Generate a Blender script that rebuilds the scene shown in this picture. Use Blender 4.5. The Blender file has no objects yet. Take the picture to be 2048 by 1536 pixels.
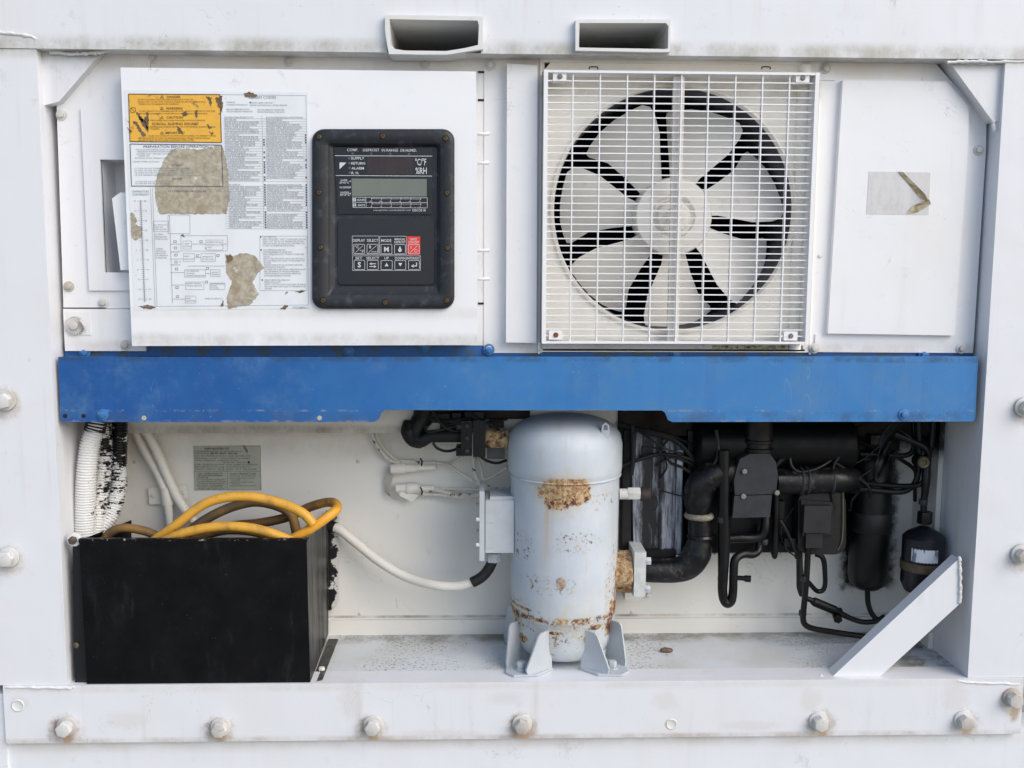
import bpy, bmesh, math, random
from mathutils import Vector, Matrix
random.seed(7)
R = math.radians
C = bpy.context.scene.collection
sc = bpy.context.scene

# ------------------------------------------------------------------ camera, world, sun, exposure
F = 2000.0                                   # focal length in photo pixels (photo 2048 x 1536)
vx = Vector((65576, 74, F)).normalized()     # world X seen in camera axes (right, down, forward)
vz = -Vector((-80, 16802, F)); vz = (vz - vz.dot(vx) * vx).normalized()
vy = vz.cross(vx)
M = Matrix((vx, vy, vz)).transposed()        # world -> camera (right, down, forward)
RIGHT, DOWN, FWD = Vector(M[0]), Vector(M[1]), Vector(M[2])
CAM = Vector((0, 0, 0.80)) - 2.0 * FWD

def W(px, py, Y=0.0):
    """point of the plane Y (metres behind the front of the frame) that photo pixel (px, py) shows"""
    d = RIGHT * ((px - 1024) / F) + DOWN * ((py - 768) / F) + FWD
    return CAM + d * ((Y - CAM.y) / d.y)

def S(Y):                                    # metres per photo pixel at depth Y
    return (Y - CAM.y) / F

cam = bpy.data.cameras.new('camera'); cam_o = bpy.data.objects.new('camera', cam); C.objects.link(cam_o)
cam.sensor_width = 36; cam.lens = F / 2048 * 36; cam.clip_start = 0.05; cam.clip_end = 300
mw = Matrix((RIGHT, -DOWN, -FWD)).transposed().to_4x4(); mw.translation = CAM
cam_o.matrix_world = mw
sc.camera = cam_o

world = bpy.data.worlds.new('World'); sc.world = world; world.use_nodes = True
wt = world.node_tree; bg = wt.nodes['Background']
sky = wt.nodes.new('ShaderNodeTexSky'); sky.sky_type = 'NISHITA'; sky.sun_disc = False
SUN_DIR = Vector((0.62, -0.55, 0.62)).normalized()
sky.sun_elevation = math.asin(SUN_DIR.z); sky.sun_rotation = math.atan2(SUN_DIR.x, SUN_DIR.y)
sky.dust_density = 1.5; sky.air_density = 1.0; sky.ozone_density = 1.0
wt.links.new(sky.outputs[0], bg.inputs[0]); bg.inputs[1].default_value = 0.13
sun = bpy.data.lights.new('sun', 'SUN'); sun.energy = 1.3; sun.angle = R(50); sun.color = (1, 0.945, 0.87)
sun_o = bpy.data.objects.new('sun', sun); C.objects.link(sun_o)
sun_o.rotation_euler = SUN_DIR.to_track_quat('Z', 'Y').to_euler(); sun_o.location = (3, -3, 4)
sc.view_settings.view_transform = 'Standard'; sc.view_settings.look = 'None'
sc.view_settings.exposure = 0.62; sc.view_settings.gamma = 1

# ------------------------------------------------------------------ node helper
def lin(r, g, b):
    f = lambda c: (c / 255 / 12.92) if c / 255 < 0.04045 else ((c / 255 + 0.055) / 1.055) ** 2.4
    return (f(r), f(g), f(b), 1)

class N:
    def __init__(s, name, rough=0.5, metal=0.0, spec=0.5, origin=(0, 0, 0)):
        s.m = bpy.data.materials.new(name); s.m.use_nodes = True
        s.t = s.m.node_tree; s.b = s.t.nodes['Principled BSDF']
        s.b.inputs['Roughness'].default_value = rough; s.b.inputs['Metallic'].default_value = metal
        s.b.inputs['Specular IOR Level'].default_value = spec
        tc = s.t.nodes.new('ShaderNodeTexCoord')
        s.p = s.vec('ADD', tc.outputs['Object'], tuple(origin))
        sp = s.t.nodes.new('ShaderNodeSeparateXYZ'); s.t.links.new(s.p, sp.inputs[0])
        s.x, s.y, s.z = sp.outputs
    def put(s, sock, v):
        if v is None: return
        if isinstance(v, bpy.types.NodeSocket): s.t.links.new(v, sock)
        else: sock.default_value = v
    def vec(s, op, a, b=None):
        n = s.t.nodes.new('ShaderNodeVectorMath'); n.operation = op
        s.put(n.inputs[0], a); s.put(n.inputs[1], b); return n.outputs[0]
    def mt(s, op, a, b=None, c=None, clamp=False):
        n = s.t.nodes.new('ShaderNodeMath'); n.operation = op; n.use_clamp = clamp
        s.put(n.inputs[0], a); s.put(n.inputs[1], b); s.put(n.inputs[2], c); return n.outputs[0]
    def noise(s, scale, detail=4, rough=0.6, stretch=(1, 1, 1), off=(0, 0, 0), dist=0.0):
        n = s.t.nodes.new('ShaderNodeTexNoise')
        v = s.vec('MULTIPLY', s.p, tuple(stretch)); v = s.vec('ADD', v, tuple(off))
        s.t.links.new(v, n.inputs['Vector']); n.inputs['Scale'].default_value = scale
        n.inputs['Detail'].default_value = detail; n.inputs['Roughness'].default_value = rough
        n.inputs['Distortion'].default_value = dist
        return n.outputs[0]
    def voro(s, scale, stretch=(1, 1, 1)):
        n = s.t.nodes.new('ShaderNodeTexVoronoi'); v = s.vec('MULTIPLY', s.p, tuple(stretch))
        s.t.links.new(v, n.inputs['Vector']); n.inputs['Scale'].default_value = scale; return n.outputs['Distance']
    def step(s, v, lo, hi, a=0.0, b=1.0):
        n = s.t.nodes.new('ShaderNodeMapRange'); n.interpolation_type = 'SMOOTHSTEP'
        s.put(n.inputs[0], v); n.inputs[1].default_value = lo; n.inputs[2].default_value = hi
        n.inputs[3].default_value = a; n.inputs[4].default_value = b; return n.outputs[0]
    def mix(s, fac, a, b):
        n = s.t.nodes.new('ShaderNodeMix'); n.data_type = 'RGBA'
        s.put(n.inputs[0], fac); s.put(n.inputs[6], a); s.put(n.inputs[7], b); return n.outputs[2]
    def band(s, axis, c, half, soft):           # 1 inside c +- half, fading over soft
        d = s.mt('ABSOLUTE', s.mt('SUBTRACT', axis, c)); return s.step(d, half, half + soft, 1, 0)
    def blob(s, x0, z0, rx, rz, wob=None, amp=0.6, lo=0.7, hi=1.0):   # soft spot in the X-Z plane
        a = s.mt('POWER', s.mt('DIVIDE', s.mt('SUBTRACT', s.x, x0), rx), 2.0)
        b = s.mt('POWER', s.mt('DIVIDE', s.mt('SUBTRACT', s.z, z0), rz), 2.0)
        d = s.mt('SQRT', s.mt('ADD', a, b))
        if wob is not None: d = s.mt('ADD', d, s.mt('MULTIPLY', s.mt('SUBTRACT', wob, 0.5), amp * 2))
        return s.step(d, lo, hi, 1, 0)
    def color(s, c): s.put(s.b.inputs['Base Color'], c)
    def rough(s, r): s.put(s.b.inputs['Roughness'], r)
    def bump(s, h, strength=0.3, dist=0.001):
        n = s.t.nodes.new('ShaderNodeBump'); n.inputs['Strength'].default_value = strength
        n.inputs['Distance'].default_value = dist; s.put(n.inputs['Height'], h)
        s.t.links.new(n.outputs[0], s.b.inputs['Normal'])

def flat(name, rgb, rough=0.5, metal=0.0, var=0.12, scale=60, bump=0.15, spec=0.5):
    n = N(name, rough, metal, spec); c = lin(*rgb)
    a = n.noise(scale, 5, 0.65); d = (c[0] * (1 - var * 2), c[1] * (1 - var * 2), c[2] * (1 - var * 2), 1)
    n.color(n.mix(n.step(a, 0.35, 0.7), d, c)); n.rough(n.step(n.noise(scale * 0.4, 3), 0.3, 0.7, rough * 0.8, min(1, rough * 1.2)))
    if bump: n.bump(n.noise(scale * 6, 3), bump, 0.0008)
    return n.m

DIRT = lin(150, 135, 105); GREY = lin(120, 118, 110)
def white_paint(name, rgb, rough=0.45, streak=0.25, speck=0.3, bands=(), spots=(), origin=(0, 0, 0), bump=0.25, mott=0.2, warm=(216, 211, 200)):
    """weathered white enamel: mottling, rain streaks, specks, bands of grime, painted shade and bounced light (z, half, soft, colour, strength), spots (x, z, rx, rz, colour, strength)"""
    n = N(name, rough, origin=origin); c = lin(*rgb); w = lin(*warm)
    col = n.mix(n.mt('MULTIPLY', n.step(n.noise(5, 5, 0.6), 0.42, 0.75), mott), c, w)
    st = n.step(n.noise(30, 4, 0.6, (1, 1, 0.05)), 0.52, 0.8)
    st = n.mt('MULTIPLY', st, n.step(n.noise(4, 3, 0.5, off=(3, 1, 7)), 0.4, 0.65))
    col = n.mix(n.mt('MULTIPLY', st, streak), col, lin(176, 165, 146))
    fine = n.noise(70, 5, 0.7)
    for (z, half, soft, dc, k) in bands:
        b = n.band(n.z, z, half, soft)
        f = n.mt('MULTIPLY', b, n.mt('ADD', n.step(n.noise(11, 7, 0.72, (1, 1, 0.7), off=(z * 3, 0, 1)), 0.28, 0.74), n.step(fine, 0.55, 0.7, 0, 0.25)))
        col = n.mix(n.mt('MULTIPLY', f, k), col, lin(*dc))
    for (x, z, rx, rz, dc, k) in spots:
        col = n.mix(n.mt('MULTIPLY', n.blob(x, z, rx, rz, fine, 0.55, 0.35, 1.0), k), col, lin(*dc))
    sp = n.step(n.noise(160, 2, 0.5), 0.69, 0.74)
    sp = n.mt('MULTIPLY', sp, n.step(n.noise(9, 3, 0.6, off=(5, 5, 5)), 0.5, 0.7))
    col = n.mix(n.mt('MULTIPLY', sp, speck), col, lin(110, 104, 94))
    ck = n.mt('ABSOLUTE', n.mt('SUBTRACT', n.noise(9, 3, .55, off=(8, 2, 5), dist=1.2), .5))
    ck = n.mt('MULTIPLY', n.step(ck, .0015, .005, 1, 0), n.step(n.noise(5, 3, .6, off=(1, 9, 4)), .56, .66))
    col = n.mix(n.mt('MULTIPLY', ck, .35), col, lin(140, 130, 116))
    sm = n.mt('MULTIPLY', n.step(n.noise(22, 6, .75, (1, 1, .8), off=(4, 4, 0)), .58, .72), n.step(n.noise(3.2, 3, .6, off=(0, 6, 2)), .45, .62))
    col = n.mix(n.mt('MULTIPLY', sm, .3), col, lin(168, 160, 148))
    n.color(col); n.rough(n.step(fine, 0.3, 0.7, rough * 0.85, rough * 1.25))
    h = n.mt('ADD', n.mt('MULTIPLY', n.noise(220, 2), 0.5), n.mt('MULTIPLY', n.noise(6, 2), 11.0))
    n.bump(h, bump, 0.0009)
    return n.m

# ------------------------------------------------------------------ geometry helpers
class MB:
    def __init__(s): s.bm = bmesh.new()
    def _bev(s, verts, r, seg=2):
        if r <= 0: return
        es = {e for v in verts for e in v.link_edges}
        es = [e for e in es if len(e.link_faces) == 2 and e.calc_face_angle(0) > R(25)]
        bmesh.ops.bevel(s.bm, geom=es, offset=r, segments=seg, profile=0.5, affect='EDGES', clamp_overlap=True)
    def box(s, x0, x1, y0, y1, z0, z1, r=0.002, seg=2):
        x0, x1 = min(x0, x1), max(x0, x1); z0, z1 = min(z0, z1), max(z0, z1); y0, y1 = min(y0, y1), max(y0, y1)
        v = [s.bm.verts.new(p) for p in ((x0, y0, z0), (x1, y0, z0), (x1, y1, z0), (x0, y1, z0), (x0, y0, z1), (x1, y0, z1), (x1, y1, z1), (x0, y1, z1))]
        for f in ((3, 2, 1, 0), (4, 5, 6, 7), (0, 1, 5, 4), (1, 2, 6, 5), (2, 3, 7, 6), (3, 0, 4, 7)):
            s.bm.faces.new([v[i] for i in f])
        s._bev(v, r, seg); return s
    def pbox(s, x0, y0, x1, y1, Y0, Y1, r=0.002, seg=2):
        """a true box whose front face covers the photo rectangle (x0,y0)-(x1,y1) at depth Y0"""
        xm, ym = (x0 + x1) / 2, (y0 + y1) / 2
        return s.box(W(x0, ym, Y0).x, W(x1, ym, Y0).x, Y0, Y1, W(xm, y1, Y0).z, W(xm, y0, Y0).z, r, seg)
    def prism(s, pts, Y0, Y1, r=0.0, seg=2, px=True):
        """outline in the X-Z plane (photo pixels at depth Y0, or metres) pushed back from Y0 to Y1"""
        p2 = [W(a, b, Y0) if px else Vector((a, 0, b)) for a, b in pts]
        ar = sum(p2[i].x * p2[(i + 1) % len(p2)].z - p2[(i + 1) % len(p2)].x * p2[i].z for i in range(len(p2)))
        if ar < 0: p2.reverse()
        f = [s.bm.verts.new((p.x, Y0, p.z)) for p in p2]; b = [s.bm.verts.new((p.x, Y1, p.z)) for p in p2]
        s.bm.faces.new(f); s.bm.faces.new(b[::-1])
        for i in range(len(f)):
            j = (i + 1) % len(f); s.bm.faces.new((f[j], f[i], b[i], b[j]))
        s._bev(f + b, r, seg); return s
    def quad(s, pts):
        s.bm.faces.new([s.bm.verts.new(p) for p in pts]); return s
    def cyl(s, a, b, r0, r1=None, seg=20, bev=0.0):
        a, b = Vector(a), Vector(b); r1 = r0 if r1 is None else r1
        d = (b - a).normalized(); u = d.orthogonal().normalized(); w = d.cross(u)
        A = [s.bm.verts.new(a + (u * math.cos(t) + w * math.sin(t)) * r0) for t in (2 * math.pi * i / seg for i in range(seg))]
        B = [s.bm.verts.new(b + (u * math.cos(t) + w * math.sin(t)) * r1) for t in (2 * math.pi * i / seg for i in range(seg))]
        s.bm.faces.new(A[::-1]); s.bm.faces.new(B)
        for i in range(seg):
            j = (i + 1) % seg; s.bm.faces.new((A[i], A[j], B[j], B[i]))
        if bev:
            es = [e for v in A + B for e in v.link_edges if e.other_vert(v) in (A if v in A else B)]
            bmesh.ops.bevel(s.bm, geom=list(set(es)), offset=bev, segments=2, profile=0.5, affect='EDGES', clamp_overlap=True)
        return s
    def lathe(s, prof, c, axis='Z', seg=40, cap=True):
        """profile [(radius, height)] turned about an axis through c"""
        rings = []
        for r, h in prof:
            ring = []
            for i in range(seg):
                t = 2 * math.pi * i / seg; a, b = r * math.cos(t), r * math.sin(t)
                p = {'Z': Vector((a, b, h)), 'X': Vector((h, a, b)), 'Y': Vector((b, h, a))}[axis]
                ring.append(s.bm.verts.new(Vector(c) + p))
            rings.append(ring)
        for q in range(len(rings) - 1):
            for i in range(seg):
                j = (i + 1) % seg; s.bm.faces.new((rings[q][i], rings[q][j], rings[q + 1][j], rings[q + 1][i]))
        if cap:
            s.bm.faces.new(rings[0][::-1]); s.bm.faces.new(rings[-1])
        return s
    def tube(s, pts, r, seg=12, sub=6, ridge=None, cap=True):
        """round tube through pts (Vectors); r a number or one radius per point; ridge=(pitch, depth) corrugates it"""
        pts = [Vector(p) for p in pts]; n = len(pts); rs = [r] * n if not hasattr(r, '__len__') else list(r)
        P, Q = [], []
        for i in range(n - 1):
            p0, p1, p2, p3 = pts[max(i - 1, 0)], pts[i], pts[i + 1], pts[min(i + 2, n - 1)]
            for k in range(sub):
                t = k / sub
                P.append(0.5 * ((2 * p1) + (p2 - p0) * t + (2 * p0 - 5 * p1 + 4 * p2 - p3) * t * t + (3 * p1 - p0 - 3 * p2 + p3) * t ** 3))
                Q.append(rs[i] + (rs[i + 1] - rs[i]) * t)
        P.append(pts[-1]); Q.append(rs[-1])
        if ridge:
            L = [0]
            for a, b in zip(P, P[1:]): L.append(L[-1] + (b - a).length)
            tot = L[-1]; m = int(tot / ridge[0]) * 4; P2, Q2 = [], []; k = 0
            for i in range(m + 1):
                d = tot * i / m
                while k < len(L) - 2 and L[k + 1] < d: k += 1
                t = (d - L[k]) / max(1e-9, L[k + 1] - L[k]); P2.append(P[k].lerp(P[k + 1], t))
                Q2.append((Q[k] + (Q[k + 1] - Q[k]) * t) * (1 - ridge[1] * (0, 0.15, 1, 0.85)[i % 4]))
            P, Q = P2, Q2
        d0 = (P[1] - P[0]).normalized(); u = d0.orthogonal().normalized(); rings = []
        for i, p in enumerate(P):
            d = (P[min(i + 1, len(P) - 1)] - P[max(i - 1, 0)]).normalized()
            u = (u - d * u.dot(d)).normalized(); w = d.cross(u)
            rings.append([s.bm.verts.new(p + (u * math.cos(t) + w * math.sin(t)) * Q[i]) for t in (2 * math.pi * k / seg for k in range(seg))])
        for a, b in zip(rings, rings[1:]):
            for i in range(seg):
                j = (i + 1) % seg; s.bm.faces.new((a[i], a[j], b[j], b[i]))
        if cap: s.bm.faces.new(rings[0][::-1]); s.bm.faces.new(rings[-1])
        return s
    def ptube(s, pts, rpx, **kw):
        """tube through photo points (px, py, Y); radius in photo pixels"""
        q = [W(*p) for p in pts]
        r = [a * S(p[2]) for a, p in zip(rpx, pts)] if hasattr(rpx, '__len__') else [rpx * S(p[2]) for p in pts]
        return s.tube(q, r, **kw)

def rootof(o):
    while o.parent: o = o.parent
    return o
def mk(name, mb, mat, parent=None, label=None, kind=None, smooth=40, loc=None, origin=None):
    """link the collected shape as one mesh object; children hold coordinates relative to their thing's base"""
    bm = mb.bm
    bmesh.ops.recalc_face_normals(bm, faces=bm.faces)
    off = origin if origin is not None else (rootof(parent).location if parent is not None else Vector((0, 0, 0)))
    if loc is None and (off[0] or off[1] or off[2]): bmesh.ops.translate(bm, verts=bm.verts, vec=-Vector(off))
    me = bpy.data.meshes.new(name); bm.to_mesh(me); bm.free()
    for p in me.polygons: p.use_smooth = True
    me.set_sharp_from_angle(angle=R(smooth))
    me.materials.append(mat); o = bpy.data.objects.new(name, me); C.objects.link(o)
    if parent is not None: o.parent = parent
    if loc is not None: o.location = Vector(loc) - (rootof(parent).location if parent is not None else Vector((0, 0, 0)))
    elif parent is None: o.location = off
    if label: o['label'] = label
    if kind: o['kind'] = kind
    return o
def thing(name, label, cat, loc, group=None):
    o = bpy.data.objects.new(name, None); C.objects.link(o); o.location = loc; o.empty_display_size = 0.05
    o['label'] = label; o['category'] = cat
    if group: o['group'] = group
    return o
def tag(o, label, cat, group=None):
    o['label'] = label; o['category'] = cat
    if group: o['group'] = group
    return o
def tube_thing(name, label, cat, pts, rpx, mat, group=None, **kw):
    o = mk(name, MB().ptube(pts, rpx, **kw), mat, origin=W(*pts[-1])); return tag(o, label, cat, group)
def copy_part(o, parent, loc):
    """a copy of a part with its sub-parts, sharing mesh data"""
    c = o.copy(); C.objects.link(c); c.parent = parent; c.location = Vector(loc) - rootof(parent).location
    for k in o.children:
        d = k.copy(); C.objects.link(d); d.parent = c
    return c

def hexa(mb, c, r, h, axis=Vector((0, -1, 0)), rot=0.2):
    a = Vector(c); mb.cyl(a, a + axis * h, r, seg=6, bev=r * 0.07); return mb

# ------------------------------------------------------------------ lettering: flat print as thin mesh on its surface
_fc = bpy.data.curves.new('lettering', 'FONT'); _fc.resolution_u = 2; _fo = bpy.data.objects.new('lettering', _fc)
C.objects.link(_fo); _cache = {}
def glyphs(t, bold):
    k = (t, bold)
    if k not in _cache:
        _fc.body = t; _fc.offset = bold; bpy.context.view_layer.update()
        me = bpy.data.meshes.new_from_object(_fo.evaluated_get(bpy.context.evaluated_depsgraph_get()))
        vs = [(v.co.x, v.co.y) for v in me.vertices]; fs = [tuple(p.vertices) for p in me.polygons]
        bpy.data.meshes.remove(me); x0 = min((v[0] for v in vs), default=0); x1 = max((v[0] for v in vs), default=1)
        _cache[k] = ([(v[0] - x0, v[1]) for v in vs], fs, max(1e-6, x1 - x0))
    return _cache[k]
class Ink:
    """print on the plane Y: everything given in photo pixels"""
    def __init__(s, Y): s.Y = Y; s.mb = MB()
    def text(s, t, x0, base, h, x1=None, bold=0.0, center=False):
        vs, fs, w = glyphs(t, bold); sy = h / 0.69; sx = sy if x1 is None else (x1 - x0) / w
        if center: x0 = x0 - w * sx / 2
        b = [s.mb.bm.verts.new(W(x0 + v[0] * sx, base - v[1] * sy, s.Y)) for v in vs]
        for f in fs:
            try: s.mb.bm.faces.new([b[i] for i in f])
            except ValueError: pass
        return s
    def poly(s, pts): s.mb.quad([W(a, b, s.Y) for a, b in pts]); return s
    def line(s, x0, y0, x1, y1, w=0.8):
        d = math.hypot(x1 - x0, y1 - y0) or 1; nx, ny = -(y1 - y0) / d * w / 2, (x1 - x0) / d * w / 2
        return s.poly([(x0 + nx, y0 + ny), (x1 + nx, y1 + ny), (x1 - nx, y1 - ny), (x0 - nx, y0 - ny)])
    def rect(s, x0, y0, x1, y1, w=0.8):
        s.line(x0, y0, x1, y0, w); s.line(x1, y0, x1, y1, w); s.line(x1, y1, x0, y1, w); return s.line(x0, y1, x0, y0, w)
    def loop(s, pts, w=1.0):
        for a, b in zip(pts, pts[1:] + pts[:1]): s.line(*a, *b, w)
        return s
    def dot(s, x, y, r, n=10): return s.poly([(x + r * math.cos(2 * math.pi * i / n), y + r * math.sin(2 * math.pi * i / n)) for i in range(n)])
    def ring(s, x, y, r, w=0.8, n=14): return s.loop([(x + r * math.cos(2 * math.pi * i / n), y + r * math.sin(2 * math.pi * i / n)) for i in range(n)], w)
    def done(s, name, mat, parent, label=None):
        bm = s.mb.bm
        for f in bm.faces:
            f.normal_update()
            if f.normal.y > 0: f.normal_flip()
        off = rootof(parent).location; bmesh.ops.translate(bm, verts=bm.verts, vec=-off)
        me = bpy.data.meshes.new(name); bm.to_mesh(me); bm.free(); me.materials.append(mat)
        o = bpy.data.objects.new(name, me); C.objects.link(o); o.parent = parent; o['kind'] = 'stuff'
        if label: o['label'] = label
        return o

# ================================================================== THE CONTAINER FRAME
XL = W(119, 600, .05).x; XR = W(1957, 600, .05).x            # inner faces of the posts
ZS = W(1024, 1363, 0).z; ZB = W(1024, 1476, 0).z             # top and bottom of the sill beam
ZH = W(1024, 108, 0).z                                       # underside of the header beam
DEEP = 0.28                                                  # depth of the lower recess
rail_z = ZB

bolt_px = [(130, 1456), (438, 1457), (742, 1454), (1044, 1451), (1640, 1445), (1929, 1443), (2026, 1398), (8, 804), (14, 1118), (2044, 1112), (2052, 818)]
spots = []
for i, (a, b) in enumerate(bolt_px):
    p = W(a, b, 0); spots.append((p.x, p.z - .004, .04, .042, (150, 120, 92) if i in (0, 3) else (160, 142, 120), .7 if i in (0, 1, 3, 4) else .5))
for i, (a, b) in enumerate(bolt_px[:7]):
    p = W(a, b, 0); spots.append((p.x + .004, p.z - .026, .013, .034, (168, 140, 110), .75)); spots.append((p.x - .012, p.z + .006, .016, .02, (130, 110, 92), .6))
for a, b, rx_, rz_ in ((1910, 1395, 40, 60), (1620, 1400, 30, 40), (700, 1400, 30, 50), (1330, 1400, 40, 30), (1010, 1395, 60, 20), (40, 1405, 26, 22), (250, 1440, 60, 26), (1500, 1450, 90, 14), (880, 1465, 120, 10)):
    p = W(a, b, 0); spots.append((p.x, p.z, rx_ * .001, rz_ * .001, (188, 176, 160), .2))
FR0 = Vector((0, 0, ZB))
PAINT = white_paint('frame_white_paint', (222, 223, 227), 0.42, 0.4, 0.35,
    bands=[(ZH + .004, .007, .022, (140, 134, 106), .7), (ZS - .008, .002, .01, (190, 178, 160), .35), (ZB + .002, .002, .010, (160, 140, 112), .7)],
    spots=spots, origin=FR0)
PAINT2 = white_paint('rail_white_paint', (224, 226, 230), 0.42, 0.25, 0.3, bands=[(ZB - .010, .006, .02, (198, 180, 158), .5)], origin=FR0)

frame = thing('container_frame', 'white painted steel end frame around the machinery, with bolted sill, posts and header', 'container frame', FR0)
mk('post', MB().box(XL - .32, XL, 0, DEEP + .02, ZS + .0005, ZH - .0005, .024, 5), PAINT, frame)
mk('post', MB().box(XR, XR + .30, 0, DEEP + .02, ZS + .0005, ZH - .0005, .026, 5), PAINT, frame)
def cut(o, boxes):
    """saw square openings out of a part"""
    m = MB()
    for q in boxes: m.box(*q, 0)
    me = bpy.data.meshes.new('cut'); m.bm.to_mesh(me); m.bm.free(); k = bpy.data.objects.new('cut', me); C.objects.link(k)
    md = o.modifiers.new('cut', 'BOOLEAN'); md.object = k; md.operation = 'DIFFERENCE'; md.solver = 'EXACT'
    k.parent = o; k.location = -rootof(o).location
    bpy.context.view_layer.update()
    new = bpy.data.meshes.new_from_object(o.evaluated_get(bpy.context.evaluated_depsgraph_get()))
    o.modifiers.clear(); o.data = new; bpy.data.objects.remove(k); bpy.data.meshes.remove(me)
hd = mk('header_beam', MB().box(XL - .32, XR + .30, -.002, .20, ZH, ZH + .55, .014, 4), PAINT, frame)
cut(hd, [(W(774, 60, -.002).x, W(962, 60, -.002).x, -.1, .3, W(860, 105, -.002).z, W(860, 34, -.002).z), (W(1155, 60, -.002).x, W(1338, 60, -.002).x, -.1, .3, W(1250, 99, -.002).z, W(1250, 43, -.002).z)])
xs0, xs1 = W(10, 1425, 0).x, W(2042, 1425, 0).x
mk('sill_beam', MB().box(xs0, xs1, -.003, .06, ZB, ZS, .013, 4), PAINT, frame)
mk('lower_rail', MB().box(xs0 - .12, xs1 + .25, .012, .10, ZB - .30, ZB - .001, .012, 3), PAINT2, frame)
mk('corner_casting', MB().box(xs0 - .16, xs0 - .004, .006, .10, ZB - .14, ZS - .02, .010, 3), PAINT2, frame)
mk('container_body', MB().box(XL - .32, XR + .30, .62, 3.2, ZB - .2, ZH + .55, .01), PAINT2, frame)
# post / header weld seams
def bead(pts, r, n=9):
    p = [Vector(W(*q)) for q in pts]; out, rad = [], []
    for a, b in zip(p, p[1:]):
        for k in range(n):
            out.append(a.lerp(b, k / n) + Vector((random.uniform(-1, 1), 0, random.uniform(-1, 1))) * .0009); rad.append(r * random.uniform(.7, 1.25) * .00098)
    out.append(p[-1]); rad.append(r * .0007)
    return MB().tube(out, rad, seg=8, sub=2)
weld = white_paint('weld_paint', (220, 220, 220), 0.4, 0.3, 0.6, bump=0.6, mott=.6)
mk('weld_bead', bead([(-60, 66, 0), (20, 66, -.003), (60, 72, -.002), (96, 88, .004)], 3.1), weld, frame)
mk('weld_bead', bead([(1895, 124, .0), (1960, 122, .0), (1990, 124, .0), (2080, 122, -.001)], 2.9), weld, frame)
mk('weld_bead', bead([(12, 1374, -.002), (70, 1375, -.004), (140, 1376, -.003), (150, 1372, -.001)], 3.1), weld, frame)
mk('weld_bead', bead([(1915, 1362, -.002), (1960, 1366, -.004), (2040, 1368, -.003)], 2.4), weld, frame)
# gusset plates in the upper corners
g1 = mk('gusset', MB().prism([(80, 92), (208, 98), (200, 108), (118, 203), (84, 212)], .024, .05, .0025), PAINT, frame)
mk('weld_bead', bead([(100, 105, .018), (150, 108, .016), (190, 106, .014), (220, 101, .016)], 3.4), weld, g1)
g2 = mk('gusset', MB().prism([(1893, 116), (2016, 116), (2016, 240), (1990, 243), (1982, 238)], .012, .055, .0025), PAINT, frame)
mk('weld_bead', bead([(1890, 122, .012), (1950, 126, .010), (1990, 126, .008)], 3.4), weld, g2)
mk('weld_bead', bead([(1981, 236, .016), (1986, 244, .012), (1988, 262, .014)], 3.6), weld, g2)
# diagonal brace in the lower right corner
br = mk('brace', MB().prism([(1661, 1357), (1756, 1357), (1918, 1209), (1918, 1117)], .014, .046, .002), PAINT, frame)
mk('weld_bead', bead([(1640, 1351, .02), (1652, 1359, .008), (1700, 1361, .006), (1758, 1355, .012)], 3.6), weld, br)
mk('weld_bead', bead([(1918, 1112, .014), (1920, 1140, .012), (1921, 1180, .012), (1919, 1207, .014)], 3.6), weld, br)
# rectangular tubes through the header
def sleeve(outer, inner, label):
    o = [W(a, b, -.016) for a, b in outer]; i = [W(a, b, -.016) for a, b in inner]
    bm = MB(); n = len(o); V = bm.bm.verts.new
    of = [V((p.x, -.016, p.z)) for p in o]; ob = [V((p.x, .05, p.z)) for p in o]
    jf = [V((p.x, -.016, p.z)) for p in i]; jb = [V((p.x, .56, p.z)) for p in i]
    for k in range(n):
        m = (k + 1) % n
        for q in ((of[k], of[m], jf[m], jf[k]), (of[m], of[k], ob[k], ob[m]), (jf[k], jf[m], jb[m], jb[k])): bm.bm.faces.new(q)
    bm.bm.faces.new(jb[::-1])
    return mk('tube_sleeve', bm, PAINT_S, frame, label=label, smooth=30)
PAINT_S = white_paint('sleeve_paint', (218, 218, 216), 0.45, 0.1, 0.6, bump=0.4, mott=.5)
def rr(x0, y0, x1, y1, r, n=4):
    out = []
    for cx, cy, a in ((x0 + r, y0 + r, 180), (x1 - r, y0 + r, 270), (x1 - r, y1 - r, 0), (x0 + r, y1 - r, 90)):
        for k in range(n + 1):
            t = R(a + 90 * k / n); out.append((cx + r * math.cos(t), cy + r * math.sin(t)))
    return out
sleeve([(770, 30), (870, 31), (966, 33), (966, 98), (940, 102), (895, 109), (840, 109), (778, 108), (776, 100), (770, 60)],
       [(779, 38), (868, 40), (955, 41), (958, 50), (956, 90), (930, 96), (893, 102), (810, 101), (790, 98), (781, 88)],
       'rectangular tube end with its lower lip bent down')
sleeve([(1151, 39), (1341, 39), (1341, 60), (1340, 104), (1300, 104), (1151, 101)], [(1159, 46), (1332, 46), (1337, 52), (1336, 97), (1330, 98), (1158, 95)],
       'straight rectangular tube end')
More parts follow.
